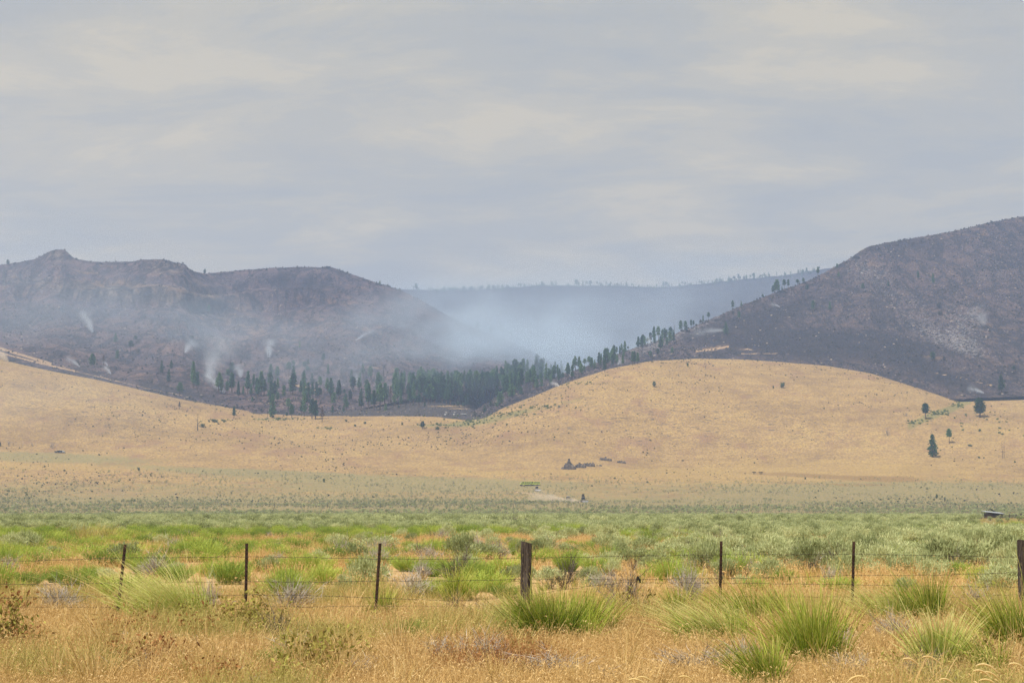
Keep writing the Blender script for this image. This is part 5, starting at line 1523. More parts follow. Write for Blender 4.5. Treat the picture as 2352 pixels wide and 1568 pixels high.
sp1 = spread(18500, 26, 150, sage_density, 0.12)
sp1 = weed_out(sp1, placed)
no_shed = lambda p: p[~((p[:, 1] > 105) & (p[:, 1] < 402) & (p[:, 0] / p[:, 1] > 0.310 + 0.016 * rng.random(len(p))) & (rng.random(len(p)) < 0.98))]
sp1 = no_shed(sp1)
sp2 = spread(17000, 150, 480, lambda x, y, px: np.clip(0.25 + 0.75 * sage_density(x, y, px) * (0.6 + 1.6 * fbm(x, y, 30, 3)), 0.05, 1), 0.02)
sp3 = spread(60000, 480, 985, lambda x, y, px: np.clip(0.30 + 1.7 * fbm(x, y, 60, 3), 0.03, 1) * (1 - 0.45 * sm(770, 860, y)) * (1 - 0.6 * sm(900, 985, y)), 0.02)
near_sc = 0.55 + 0.75 * rng.random(len(sp1)) ** 1.5
ind, rest = split_individuals(sp1, near_sc, 265)
for j, i in enumerate(ind):
    x, y, z = sp1[i]
    px = CX + F * x / y
    zw, zd = zone_words(px, y)
    big = near_sc[i] / y > 0.016
    place('sagebrush', SAGE[j % 6] if big else SAGE1[j % 6], x, y, near_sc[i] * 0.9, near_sc[i] * rnd.uniform(0.7, 1.05), 'grey-green sagebrush %s, %s' % (zd, zw), 'shrub', 'sagebrush %s %s' % (zd, zw))
sp2 = no_shed(sp2)
pts = np.concatenate([sp1[rest], sp2, sp3])
scl = np.concatenate([near_sc[rest], 0.9 + 1.0 * rng.random(len(sp2)) ** 1.6, 0.75 + 1.2 * rng.random(len(sp3)) ** 2])
pk = np.where(pts[:, 1] < 190 + 560 * rng.random(len(pts)) ** 1.3, rng.integers(0, 6, len(pts)), rng.integers(6, 11, len(pts)))
scatter('sage_cover', pts, scl, pk, SAGE1 + SAGELOW, 'unbroken grey-green sage cover of the far flat', 'sage_plant')

rp = spread(6400, 25.5, 150, rab_density, 0.12)
rp = weed_out(rp, placed)
rsc = 0.65 + 0.75 * rng.random(len(rp)) ** 1.4
ind, rest = split_individuals(rp, rsc, 255)
for j, i in enumerate(ind):
    x, y, z = rp[i]
    zw, zd = zone_words(CX + F * x / y, y)
    place('rabbitbrush', RAB[j % 5] if rsc[i] / y > 0.022 else RAB1[j % 5], x, y, rsc[i] * rnd.uniform(0.9, 1.45), rsc[i] * rnd.uniform(0.55, 1.0), 'low green rabbitbrush %s, %s' % (zd, zw), 'shrub', 'low rabbitbrush %s %s' % (zd, zw))
if len(rest):
    scatter('rabbitbrush_cover', rp[rest], rsc[rest], rng.integers(0, 5, len(rest)), RAB1, 'bright green rabbitbrush cover of the farther flat', 'rabbit_plant')

dp = spread(420, 25, 110, lambda x, y, px: np.full(len(x), 0.30))
dp = weed_out(dp, placed)[:90]
for j, (x, y, z) in enumerate(dp):
    zw, zd = zone_words(CX + F * x / y, y)
    q = rnd.uniform(0.5, 1.0)
    place('dead_brush', (BRUSH + BRUSHDARK)[j % 6], x, y, q, q, 'small dead brush %s, %s' % (zd, zw), 'brush', 'small dead brush %s %s' % (zd, zw))

# olive tussocks far out
for i, (px, pb, w, top) in enumerate([(175, 1246, 60, 1204), (215, 1250, 60, 1200), (245, 1250, 50, 1206)]):
    x, y = ground_at(px, pb)
    s = rye_soup(sd=140 + i, n=420, h=(pb - top) / F * y * 1.05, rad=w / F * y * 0.38, lean=(0.1, 0), droop=0.1, width=0.022, spread_=0.3)
    o = s.build('bunchgrass', [M_olive])
    o.location = (x, y, 0)
    tag(o, ('left', 'middle', 'right')[i] + ' one of three tall olive tussocks out on the flat behind the leaning steel post', 'grass', None)

# dry grass: roadside and the open patches behind the fence
P1 = spread(7600, 12.0, 30, lambda x, y, px: np.where(y < 24.5, 1.0, np.clip(0.55 + 2.2 * fbm(x, y, 3.5, 3), 0.1, 1)), 0.20)
P1 = weed_out(P1, [((268 - CX) / F * 23.3, 23.2, 0.35), ((861 - CX) / F * 23.3, 23.2, 0.3)] + [(a, b, c * 0.95) for a, b, c in placed])
t1 = fbm(P1[:, 0], P1[:, 1], 2.2, 3)
pk = np.where(t1 > 0.13, 4, np.where(t1 < -0.285, 5, rng.integers(0, 4, len(P1))))
pk = np.where(P1[:, 1] > 24.5, np.where(rng.random(len(P1)) < 0.25, 4, pk), pk)
scatter('dry_grass', P1, (0.75 + 0.55 * rng.random(len(P1))) * (1 + 0.35 * fbm(P1[:, 0], P1[:, 1], 1.3, 2)), pk, CHEAT, 'dry orange-tan grass covering the roadside', 'dry_grass_source')
P2 = spread(9600, 28, 170, lambda x, y, px: np.clip(0.6 + 1.8 * fbm(x, y, 9, 3), 0.08, 1), 0.12)
pk = np.where(fbm(P2[:, 0], P2[:, 1] + 9, 14, 3) > 0.05, 3, rng.integers(0, 3, len(P2)))
scatter('flat_dry_grass', P2, 0.8 + 0.7 * rng.random(len(P2)), pk, CHEATFAR, 'thin dry grass between the shrubs of the flat', 'flat_grass_source')
P6 = spread(6000, 130, 399, lambda x, y, px: sm(2205, 2260, px), 0.06)
scatter('yellow_grass', P6, 0.6 + 0.6 * rng.random(len(P6)), np.where(rng.random(len(P6)) < 0.8, 3, 0), CHEATFAR, 'yellow-green grass in front of the log shed', 'shed_grass_source')
P3 = spread(2300, 13, 75, lambda x, y, px: np.clip(0.3 + 2.5 * fbm(x + 7, y, 6, 3), 0.03, 1) * (0.75 + 0.25 * sm(23, 27, y)), 0.15)
scatter('green_grass_tufts', P3, 0.6 + 0.7 * rng.random(len(P3)), rng.integers(0, 4, len(P3)), TUFT, 'small green and olive grass tufts mixed through the dry grass', 'tuft_source')
TALL = [rye_soup(sd=70 + i, n=46, h=0.52, rad=0.10, lean=(-0.12, 0), droop=0.18, width=0.0065).mesh('tall_dry_tuft', [M_straw if i % 2 else M_cheat]) for i in range(4)]
P5 = spread(2400, 12.5, 27, lambda x, y, px: np.clip(0.35 + 2.4 * fbm(x + 3, y + 8, 2.6, 3), 0.03, 1), 0.20)
scatter('tall_dry_grass', P5, 0.6 + 0.7 * rng.random(len(P5)), rng.integers(0, 4, len(P5)), TALL, 'taller wisps of straw grass standing in the dry grass', 'tall_grass_source')
WEED1 = [weed_soup(sd=30 + i, n=12, h=0.42, leaves=200).mesh('leafy_weed', [M_weed if i % 2 else M_rust]) for i in range(4)]
for j in range(34):
    y = rnd.uniform(14.5, 24.5)
    px = rnd.uniform(-20, 900) if j < 24 else rnd.uniform(900, 2360)
    q = rnd.uniform(0.6, 1.1)
    place('leafy_weed', WEED1[j % 4 if px < 640 else 1 + 2 * (j % 2)], (px - CX) / F * y, y, q, q * rnd.uniform(0.7, 1.2), 'small leafy brown-green weed in the dry grass ' + ('left of the wooden post' if j < 24 else 'right of the third steel post'), 'weed', 'small weeds ' + ('left' if j < 24 else 'right'))
LIT = [brush_soup(sd=40 + i, n=7, h=0.35, low=0.0, flat=0.4).mesh('twig_litter', [M_twig]) for i in range(3)]
P4 = spread(420, 12, 26, lambda x, y, px: np.clip(0.4 + 2.0 * fbm(x, y + 3, 3, 3), 0.05, 1), 0.04)
scatter('twig_litter', P4, 0.6 + 0.7 * rng.random(len(P4)), rng.integers(0, 3, len(P4)), LIT, 'dead grey twigs lying in the roadside grass', 'litter_source')

# nodding seed spikes close to the road
for i in range(13):
    px, py = rnd.uniform(1790, 2340), rnd.uniform(1500, 1562)
    if i >= 10:
        px, py = rnd.uniform(1150, 1560), rnd.uniform(1550, 1566)
    y = rnd.uniform(9.5, 12.5)
    u, e = ue(px, py)
    top = ZC + float(e) * y
    x = float(u) * y
    s = Soup()
    sgn = rnd.choice((-1, 1, 1))
    ln = rnd.uniform(0.10, 0.16)
    d = np.array([sgn * 0.35, rnd.uniform(-0.2, 0.2), 1.0])
    st = [(x - 0.22 * sgn * (1 - t) ** 1.5, y, top * t - 0.02 * (1 - t)) for t in np.linspace(0, 1, 6)]
    s.tube(st, (0.0022, 0.002, 0.002, 0.0018, 0.0016, 0.0014), 4, 0.3, 0)
    p0 = np.array(st[-1])
    arc = [p0 + np.array([sgn * ln * t, 0.02 * t, ln * (0.42 * t - 0.75 * t * t)]) for t in np.linspace(0, 1, 7)]
    s.tube(arc, [0.003, 0.0065, 0.008, 0.008, 0.0072, 0.0055, 0.002], 6, 0.6, 0)
    for a in arc[1:]:
        nb = 5
        s.blades(np.repeat(a[None, :], nb, 0), nrm(np.array([[sgn, 0, -0.2]]) + rng.normal(size=(nb, 3)) * 0.5), np.zeros((nb, 3)), np.full(nb, 0.022), np.full(nb, 0.0022), 1, np.full(nb, 0.9), 0)
    o = s.build('seed_stalk', [M_seed])
    tag(o, 'pale nodding seed spike by the road %s' % ('on the right' if i < 10 else 'below the wooden post'), 'grass', 'seed spikes by the road ' + ('right' if i < 10 else 'centre'))

# ------------------------------------------------------------------ barbed wire fence
M_steel = plain_mat('rusted_steel_post', (0.022, 0.014, 0.010), (0.065, 0.035, 0.022), 9.0, 0.7, 0.0, 0.01)
M_wire = plain_mat('rusted_wire', (0.02, 0.015, 0.013), (0.06, 0.045, 0.04), 5.0, 0.6)


def old_wood():
    n = NT('old_fence_wood')
    v = n.coord('Object', (14, 14, 1.2))
    g = n.noise(2.2, 6, 0.7, v, 0.6)
    c = n.ramp(g, [(0.32, (0.016, 0.012, 0.010)), (0.5, (0.055, 0.042, 0.034)), (0.66, (0.12, 0.098, 0.08)), (0.8, (0.21, 0.18, 0.15))])
    lich = n.step(n.noise(26, 3, 0.6, n.coord('Object', (1, 1, 0.5))), 0.60, 0.68)
    c = n.mix(n.math('MULTIPLY', lich, 0.5), c, (0.25, 0.20, 0.10))
    n.bump(g, 0.02, 0.9)
    return n.done(c, 0.9)


M_oldwood = old_wood()
fence = empty('barbed_wire_fence', (0, 24, 0), 0, 'barbed wire fence of rusty steel and old wooden posts along the roadside', 'fence')


def fence_y(px):
    return float(np.interp(px, [0, 268, 564, 863, 1208, 1655, 1960, 2348], [23.4, 23.6, 23.8, 23.5, 24.0, 24.3, 24.5, 24.6]))


def steel_post(xb, pb, xt, pt):
    y = fence_y(xb)
    ub, eb = ue(xb, pb)
    ut, et = ue(xt, pt)
    b = np.array([float(ub) * y, y - 24, -0.25])
    t = np.array([float(ut) * y, y - 24 + rnd.uniform(-0.02, 0.02), ZC + float(et) * y])
    k = (-0.25 - 0.02) / t[2]
    b[0] = float(ub) * y + (float(ub) * y - t[0]) * 0.18
    s = Soup()
    prof = [(-0.024, -0.004), (0.024, -0.004), (0.024, 0.004), (0.005, 0.004), (0.005, 0.034), (-0.005, 0.034), (-0.005, 0.004), (-0.024, 0.004)]
    V = [(b[0] + p, b[1] + q, b[2]) for p, q in prof] + [(t[0] + p, t[1] + q, t[2]) for p, q in prof]
    m = len(prof)
    s.raw(V, [(i, (i + 1) % m, m + (i + 1) % m, m + i) for i in range(m)])
    s.raw([V[m + i] for i in range(m)], [(0, 1, 2, 7), (3, 4, 5, 6), (2, 3, 6, 7)])
    for i in range(16):
        f = 0.22 + 0.76 * i / 16
        c = b + (t - b) * f
        s.box((c[0], c[1] - 0.009, c[2]), (0.016, 0.010, 0.022))
    return s.build('steel_post', [M_steel], fence)


for q in ((268, 1420, 287, 1250), (564, 1412, 567, 1247), (861, 1432, 873, 1247), (1653, 1412, 1656.5, 1242), (1957, 1412, 1961, 1243), (-40, 1420, -36, 1250), (-340, 1420, -338, 1250), (2680, 1412, 2682, 1240), (2980, 1412, 2982, 1240)):
    steel_post(*q)


def wood_post(px, top, w, sd, cut):
    y = fence_y(min(px, 2348))
    u, e = ue(px, top)
    x, H, W = float(u) * y, ZC + float(e) * y, w / F * y
    r = random.Random(sd)
    nring, m = 16, 12
    V, Fq = [], []
    for i in range(nring):
        t = i / (nring - 1)
        zz = -0.3 + (H + 0.3) * t
        for j in range(m):
            a = j / m * 6.283 + 0.35
            # squarish split post
            rr = W * 0.5 / max(abs(math.cos(a)), abs(math.sin(a))) ** 0.62
            rr *= 1 + 0.05 * math.sin(j * 2.7 + sd) + 0.035 * r.uniform(-1, 1) + 0.03 * math.sin(t * 7 + j)
            V.append((x + rr * math.cos(a) * (1.0 + 0.06 * (1 - t)) - 0.02 * (1 - t) * cut, y - 24 + rr * 0.85 * math.sin(a), zz + (0.035 * cut * math.cos(a + 2.6) + 0.012 * r.uniform(-1, 1)) * (i == nring - 1)))
        if i:
            for j in range(m):
                Fq.append(((i - 1) * m + j, (i - 1) * m + (j + 1) % m, i * m + (j + 1) % m, i * m + j))
    s = Soup()
    s.raw(V, Fq)
    topc = np.array(V[-m:])
    s.raw(np.concatenate([topc, topc.mean(0)[None, :] + np.array([[0, 0, 0.006]])]), [(j, (j + 1) % m, m) for j in range(m)])
    return s.build('wooden_post', [M_oldwood], fence)


tag(wood_post(1209, 1246, 24.5, 3, 1.0), 'thick weathered wooden post with a slanted top')
tag(wood_post(2350, 1240, 26, 8, 0.3), 'thick weathered wooden post at the right edge')

WIRES = [
    [(-340, 1292), (-38, 1289), (0, 1288), (100, 1286.5), (281, 1280.5), (420, 1279.5), (566, 1277.5), (700, 1279.5), (872, 1283), (1030, 1284), (1208, 1281), (1420, 1277), (1656, 1273), (1800, 1273), (1960, 1272), (2150, 1275), (2345, 1279), (2680, 1278), (2980, 1278)],
    [(-340, 1345), (-38, 1342), (0, 1341), (150, 1340.5), (279, 1337.5), (420, 1337), (566, 1335), (720, 1336), (870, 1333.5), (1040, 1333), (1208, 1329.5), (1430, 1330.5), (1655, 1327), (1810, 1325.5), (1959, 1320.5), (2150, 1320), (2345, 1314), (2680, 1318), (2980, 1318)],
    [(-340, 1374), (-38, 1373), (0, 1373), (110, 1371.5), (277, 1368), (430, 1370), (566, 1365), (700, 1366), (868, 1372.5), (1040, 1379), (1208, 1370), (1300, 1352), (1430, 1337), (1655, 1338), (1800, 1340), (1958, 1342), (2150, 1346), (2345, 1347), (2680, 1345), (2980, 1345)],
    [(-340, 1396), (-38, 1394), (0, 1393), (150, 1394.5), (272, 1393), (430, 1395), (565, 1391), (700, 1393), (866, 1391), (1040, 1391), (1208, 1389), (1430, 1387), (1655, 1369), (1800, 1370), (1958, 1369.5), (2150, 1373), (2345, 1364), (2680, 1367), (2980, 1367)],
    [(-340, 1415), (-38, 1413), (0, 1412), (150, 1411), (270, 1407), (430, 1412), (564, 1412), (700, 1413), (863, 1416), (1040, 1413), (1208, 1411), (1430, 1409), (1654, 1403), (1800, 1405), (1957, 1404), (2150, 1407), (2345, 1400), (2680, 1402), (2980, 1402)],
]
for wi, pts in enumerate(WIRES):
    s = Soup()
    p3 = []
    for px, py in pts:
        y = fence_y(px) - 0.045
        u, e = ue(px, py)
        p3.append((float(u) * y, y - 24, ZC + float(e) * y))
    p3 = np.array(p3)
    xs = np.linspace(p3[0, 0], p3[-1, 0], 420)
    yv, zv = np.interp(xs, p3[:, 0], p3[:, 1]), np.interp(xs, p3[:, 0], p3[:, 2])
    zv = zv + 0.003 * np.sin(xs * 9 + wi) + 0.0025 * np.sin(xs * 23.0 + 2 * wi)
    line3 = np.stack([xs, yv, zv], 1)
    s.tube(line3, 0.0030, 4, 0.5, 0)
    for x in np.arange(xs[0], xs[-1], 0.125):
        x += rnd.uniform(-0.01, 0.01)
        c = np.array([x, np.interp(x, xs, yv), np.interp(x, xs, zv)])
        a = rnd.uniform(0, 3.14)
        for b in (a, a + 1.4):
            dv = np.array([0.3 * 0.02, math.cos(b) * 0.018, math.sin(b) * 0.02])
            s.tube([c - dv, c + dv], 0.0018, 3, 0.5, 0, cap=False)
    s.build('barbed_wire', [M_wire], fence)

# torn black scrap hanging on the wire
x, y = float(ue(1466, 1325)[0]) * 24.1, 24.1
s = Soup()
z0 = ZC + float(ue(1466, 1320)[1]) * y
strip = [[(x - 0.05 + 0.012 * i, y - 0.075 + 0.006 * math.sin(i), z0 - 0.02 * abs(i - 3)), (x - 0.05 + 0.012 * i, y - 0.07, z0 - 0.10 - 0.03 * math.sin(i * 1.3))] for i in range(8)]
V = [p for r in strip for p in r]
V2 = [(a, b + 0.006, c) for a, b, c in V]
s.raw(V + V2, [(2 * i, 2 * i + 2, 2 * i + 3, 2 * i + 1) for i in range(7)] + [(16 + 2 * i, 16 + 2 * i + 1, 16 + 2 * i + 3, 16 + 2 * i + 2) for i in range(7)])
s.tube([(x - 0.03, y - 0.06, z0 - 0.1), (x - 0.045, y - 0.06, z0 - 0.17), (x - 0.03, y - 0.06, z0 - 0.22)], (0.012, 0.009, 0.004), 5)
tag(s.build('plastic_scrap', [plain_mat('black_plastic', (0.01, 0.01, 0.011), (0.03, 0.03, 0.032), 12, 0.45)]), 'torn black scrap of plastic caught on the second wire', 'scrap')

# ------------------------------------------------------------------ far post fence, shed, corral
M_postwood = plain_mat('grey_post_wood', (0.04, 0.033, 0.028), (0.12, 0.10, 0.085), 4.0)
far_f = empty('post_fence', (0, 0, 0), 0, 'distant fence of thin wooden posts crossing the sage flat', 'fence')
for i, px in enumerate(np.concatenate([np.arange(20, 1240, 61), np.arange(1250, 1700, 27.5), np.arange(1700, 2340, 21.0)])):
    py = float(np.interp(px, [0, 700, 1250, 1400, 1700, 2130, 2340], [1171, 1171, 1170.5, 1169, 1167.5, 1171, 1174])) + rnd.uniform(-0.6, 0.6)
    yq = 690.0
    u, e = ue(px, py)
    x = float(u) * yq
    z = float(height(x, yq, G))
    s = Soup()
    h = rnd.uniform(1.5, 2.0)
    s.tube([(x, yq, z - 0.3), (x + rnd.uniform(-0.08, 0.08), yq, z + h)], (0.15, 0.13), 7)
    s.build('fence_post', [M_postwood], far_f)
x, y = ground_at(1728, 1190)
s = Soup()
y = 330.0
x = float(ue(1728, 1190)[0]) * y
s.tube([(x, y, -0.3), (x + 0.05, y, 1.75)], (0.20, 0.17), 8)
s.tube([(x, y, 1.75), (x + 0.02, y, 1.80)], (0.17, 0.05), 8)
tag(s.build('gate_post', [M_postwood]), 'single thicker post standing nearer in the sage, right of centre', 'post')

M_plank = plain_mat('dark_shed_planks', (0.018, 0.015, 0.013), (0.065, 0.054, 0.046), 2.5, 0.9, 0, 0.03, (6, 6, 0.5))
M_tanplank = plain_mat('tan_log_wall', (0.055, 0.040, 0.026), (0.15, 0.105, 0.066), 2.0, 0.9, 0, 0.03, (0.6, 0.6, 6))
M_tin = plain_mat('pale_metal_roof', (0.30, 0.33, 0.36), (0.46, 0.49, 0.51), 1.5, 0.45, 0.3, 0.0, (1, 8, 1))
yq = 400.0
mpp = yq / F


def sx(px):
    return float(ue(px, 1185)[0]) * yq


shed = empty('log_shed', (sx(2284), yq, float(height(sx(2284), yq, G))), 0, 'small old log shed with a sloping pale metal roof', 'shed')
zb = 0.0
W1, W2 = sx(2268) - sx(2284), sx(2302) - sx(2284)
mid = (W1 * 0.42 + W2 * 0.58) - 1.0
s = Soup()
for k in range(6):
    zz = 0.12 + k * 0.27
    s.tube([(W1 + 0.05, 0, zz), (mid, -0.02, zz)], 0.145, 8)
    s.tube([(W1 + 0.12, 0, zz), (W1 + 0.12, 2.6, zz)], 0.14, 8)
s.build('log_wall', [M_tanplank], shed)
s = Soup()
for k in range(11):
    a = mid + 0.05 + (W2 - mid) * k / 11
    s.box((a + 0.11, -0.25 - 0.16 * k / 11, -0.25), ((W2 - mid) / 11 - 0.025, 0.05, 1.72 - 0.02 * k + 0.05 * (k % 2)))
for k in range(7):
    s.box((W2 - 0.03, -0.2 + 0.4 * k, -0.25), (0.05, 0.37, 1.55))
s.box((0, 2.62, -0.2), (W2 - W1 - 0.1, 0.06, 1.7))
s.build('plank_wall', [M_plank], shed)
s = Soup()
V = [(W1 - 0.55, -0.55, 1.83), (W2 + 0.55, -0.75, 1.28), (W2 + 0.25, 3.0, 1.72), (W1 - 0.75, 3.0, 2.18)]
s.raw(V + [(a, b, c + 0.07) for a, b, c in V], [(3, 2, 1, 0), (4, 5, 6, 7), (0, 1, 5, 4), (1, 2, 6, 5), (2, 3, 7, 6), (3, 0, 4, 7)])
for k in range(14):
    f = (k + 0.5) / 14
    a = np.array(V[0]) * (1 - f) + np.array(V[1]) * f
    b = np.array(V[3]) * (1 - f) + np.array(V[2]) * f
    s.tube([a + np.array([0, 0, 0.075]), b + np.array([0, 0, 0.075])], 0.025, 4)
s.build('roof', [M_tin], shed)
s = Soup()
s.tube([(W1 - 0.5, -0.5, 1.78), (W2 + 0.5, -0.7, 1.22)], 0.07, 6)
s.build('eave_beam', [M_plank], shed)
s = Soup()
s.box((W1 * 0.2 + W2 * 0.35, -0.31, -0.2), (0.8, 0.04, 1.35))
s.build('door', [plain_mat('shed_door', (0.02, 0.016, 0.014), (0.06, 0.05, 0.04), 3.0)], shed)
lean = empty('lean_to_frame', (sx(2294), yq + 5.5, float(height(sx(2294), yq + 5.5, G))), 0, 'open lean-to frame with a steep slipping roof behind the log shed', 'shed')
s = Soup()
for a, b, h in ((-0.9, 0, 2.5), (0.9, 0, 2.0), (-0.9, 1.8, 2.5), (1.6, 1.8, 1.6)):
    s.tube([(a, b, -0.2), (a, b, h)], 0.07, 6)
s.build('frame', [M_postwood], lean)
s = Soup()
V = [(-1.5, -0.4, 2.72), (-0.3, -0.5, 2.66), (2.2, -0.5, 1.25), (2.3, 2.2, 1.3), (-0.3, 2.2, 2.76), (-1.5, 2.2, 2.8)]
s.raw(V + [(a, b, c + 0.06) for a, b, c in V], [(0, 1, 4, 5), (1, 2, 3, 4), (6, 11, 10, 7), (7, 10, 9, 8), (0, 6, 7, 1), (1, 7, 8, 2), (2, 8, 9, 3), (5, 11, 6, 0)])
s.build('roof', [plain_mat('old_roof_boards', (0.07, 0.075, 0.07), (0.20, 0.21, 0.20), 2.0)], lean)
cor = empty('rail_corral', (sx(2320), yq + 1.0, float(height(sx(2320), yq, G))), 0, 'dark wooden corral rails running right from the log shed', 'fence')
c0, c1 = sx(2303) - sx(2320), sx(2420) - sx(2320)
for k, px in enumerate((2306, 2321, 2337, 2347, 2349.5, 2366, 2382, 2398, 2414)):
    s = Soup()
    a = sx(px) - sx(2320)
    s.tube([(a, 0, -0.3), (a + 0.03, 0, 1.25 + 0.2 * (k in (3, 4)))], (0.15, 0.13), 7)
    s.build('corral_post', [M_postwood], cor)
for h in (0.35, 0.72, 1.08):
    s = Soup()
    for a, b in ((c0, sx(2336) - sx(2320)), (sx(2334) - sx(2320), sx(2366) - sx(2320)), (sx(2364) - sx(2320), c1)):
        s.tube([(a, -0.14, h + rnd.uniform(-0.05, 0.05)), (b, -0.14, h + rnd.uniform(-0.06, 0.06))], 0.07, 6)
    s.build('rail', [M_postwood], cor)

# ------------------------------------------------------------------ rock outcrops
M_rock = plain_mat('outcrop_rock', (0.035, 0.03, 0.027), (0.17, 0.135, 0.108), 0.5, 0.95, 0, 0.6, (1, 1, 0.35))
ROCKS = [(2222, 1832, 52, 44, 'tall pointed rock outcrop, the largest at the foot of the golden mound'), (2268, 1826, 46, 24, 'dark craggy outcrop just right of the tall pointed one'), (2303, 1821, 44, 22, 'dark jagged outcrop at the right end of the rock row'), (2366, 1798, 50, 18, 'low dark outcrop higher up and right of the rock row'), (2428, 1808, 36, 12, 'small flat outcrop, rightmost of the rocks'), (2340, 1819, 26, 8, 'thin flat rock slab right of the rock row')]
for i, (rx, ry, w, h, lab) in enumerate(ROCKS):
    p = hit(rx / 1.70068, ry / 1.70068)
    m = p[1] / FS
    W, H = w * m, h * m
    s = Soup()
    r = random.Random(900 + i)
    n = 7 if i == 0 else 9
    for k in range(n):
        bm = bmesh.new()
        bmesh.ops.create_icosphere(bm, subdivisions=2, radius=0.5)
        f = (k + 0.5) / n - 0.5
        cx_, sc = f * W * 0.85, r.uniform(0.7, 1.1)
        hh = H * (0.80 - 1.15 * abs(f)) * r.uniform(0.92, 1.05) if i == 0 else H * r.uniform(0.45, 1.0)
        V = []
        for v in bm.verts:
            c = v.co
            q = 1 + 0.28 * (vnoise(np.array([c.x * 5 + k * 9.1]), np.array([c.y * 5 + c.z * 7]))[0] - 0.5) * 2
            V.append((cx_ + c.x * q * W / n * (3.2 if i == 0 else 2.1), c.y * q * W * 0.45, max(-0.4, c.z * q * 1.75) * hh * 1.0 * (0.6 if c.z < 0 else 1.0)))
        s.raw(V, [[v.index for v in f_.verts] for f_ in bm.faces])
        bm.free()
    if i == 0:
        V = [(W * 0.02 + a * W * 0.10, -0.3 + b * 1.2, H * (0.62 + c * 0.36)) for a, b, c in ((-1, -1, 0), (1, -1, -0.1), (1.1, 1, 0), (-1, 1, 0.05), (-0.6, -0.7, 0.9), (0.5, -0.8, 1.0), (0.7, 0.7, 0.8), (-0.7, 0.7, 0.9))]
        s.raw(V, [(3, 2, 1, 0), (4, 5, 6, 7), (0, 1, 5, 4), (1, 2, 6, 5), (2, 3, 7, 6), (3, 0, 4, 7)])
    o = s.build('rock_outcrop', [M_rock])
    o.location = (p[0], p[1], p[2] - 0.3)
    tag(o, lab, 'rock')
for i, (rx, ry, w, h, lab) in enumerate([(2946, 1851, 13, 8, 'flat-topped low shrub left of the pair on the yellow slope'), (2972, 1852, 15, 9, 'flat-topped low shrub right of the pair on the yellow slope'), (2277, 1942, 12, 17, 'dark upright bush between the dozers and the rocks')]):
    p = hit(rx / 1.70068, ry / 1.70068)
    m = p[1] / FS
    if i < 2:
        s = Soup()
        for q in (-0.28, 0.25):
            s.tube([(q * w * m * 0.5, 0, -0.2), (q * w * m * 0.7, 0, h * m * 0.7)], 0.16, 6, 0.1, 0)
        n = 130
        P = np.stack([(rng.random(n) - 0.5) * w * m, (rng.random(n) - 0.5) * 1.6, h * m * (0.68 + 0.32 * rng.random(n))], 1)
        s.blades(P, rot_dirs(n, -0.2, 0.8), np.zeros((n, 3)), 0.3 + 0.3 * rng.random(n), 0.2 + 0.1 * rng.random(n), 2, rng.random(n), 0, taper=0.0)
        o = s.build('bush', [M_scorch])
    else:
        o = link('bush', SCORCH[1])
        o.scale = (w * m / 1.2, w * m / 1.2, h * m * 1.05)
    o.location = (p[0], p[1], p[2] - 0.05)
    tag(o, lab, 'bush')

# ------------------------------------------------------------------ vehicles
M_lime = plain_mat('lime_yellow_paint', (0.36, 0.42, 0.07), (0.46, 0.52, 0.11), 0.6, 0.35)
M_white = plain_mat('dusty_white_paint', (0.36, 0.36, 0.35), (0.50, 0.50, 0.48), 0.8, 0.4)
M_glass = plain_mat('dark_glass', (0.012, 0.016, 0.02), (0.03, 0.036, 0.042), 1.0, 0.12)
M_tyre = plain_mat('tyre_rubber', (0.016, 0.016, 0.016), (0.04, 0.037, 0.033), 6, 0.9)
M_rim = plain_mat('wheel_rim', (0.28, 0.28, 0.28), (0.42, 0.42, 0.42), 3, 0.4, 0.5)
M_dozer = plain_mat('dusty_dark_machine_paint', (0.10, 0.085, 0.045), (0.20, 0.165, 0.085), 1.2, 0.6)
M_blade = plain_mat('worn_steel_blade', (0.42, 0.42, 0.46), (0.62, 0.61, 0.64), 1.0, 0.4, 0.15)
M_black = plain_mat('black_machine_parts', (0.016, 0.015, 0.014), (0.05, 0.045, 0.04), 2, 0.7)
M_trackdust = plain_mat('dusty_crawler_track', (0.07, 0.06, 0.05), (0.15, 0.125, 0.10), 3, 0.9)
M_darkcar = plain_mat('dark_vehicle_paint', (0.025, 0.03, 0.04), (0.06, 0.065, 0.075), 1, 0.35)


def wheel(root, x, y, r, w):
    s = Soup()
    s.tube([(x, y - w / 2, r), (x, y - w / 2 + 0.04, r), (x, y + w / 2 - 0.04, r), (x, y + w / 2, r)], (r * 0.86, r, r, r * 0.86), 18)
    o = s.build('wheel', [M_tyre], root)
    q = Soup()
    for sg in (-1, 1):
        q.tube([(x, y + sg * (w / 2 + 0.002), r), (x, y + sg * (w / 2 + 0.03), r)], (r * 0.55, r * 0.42), 14)
    q.build('rim', [M_rim], o)


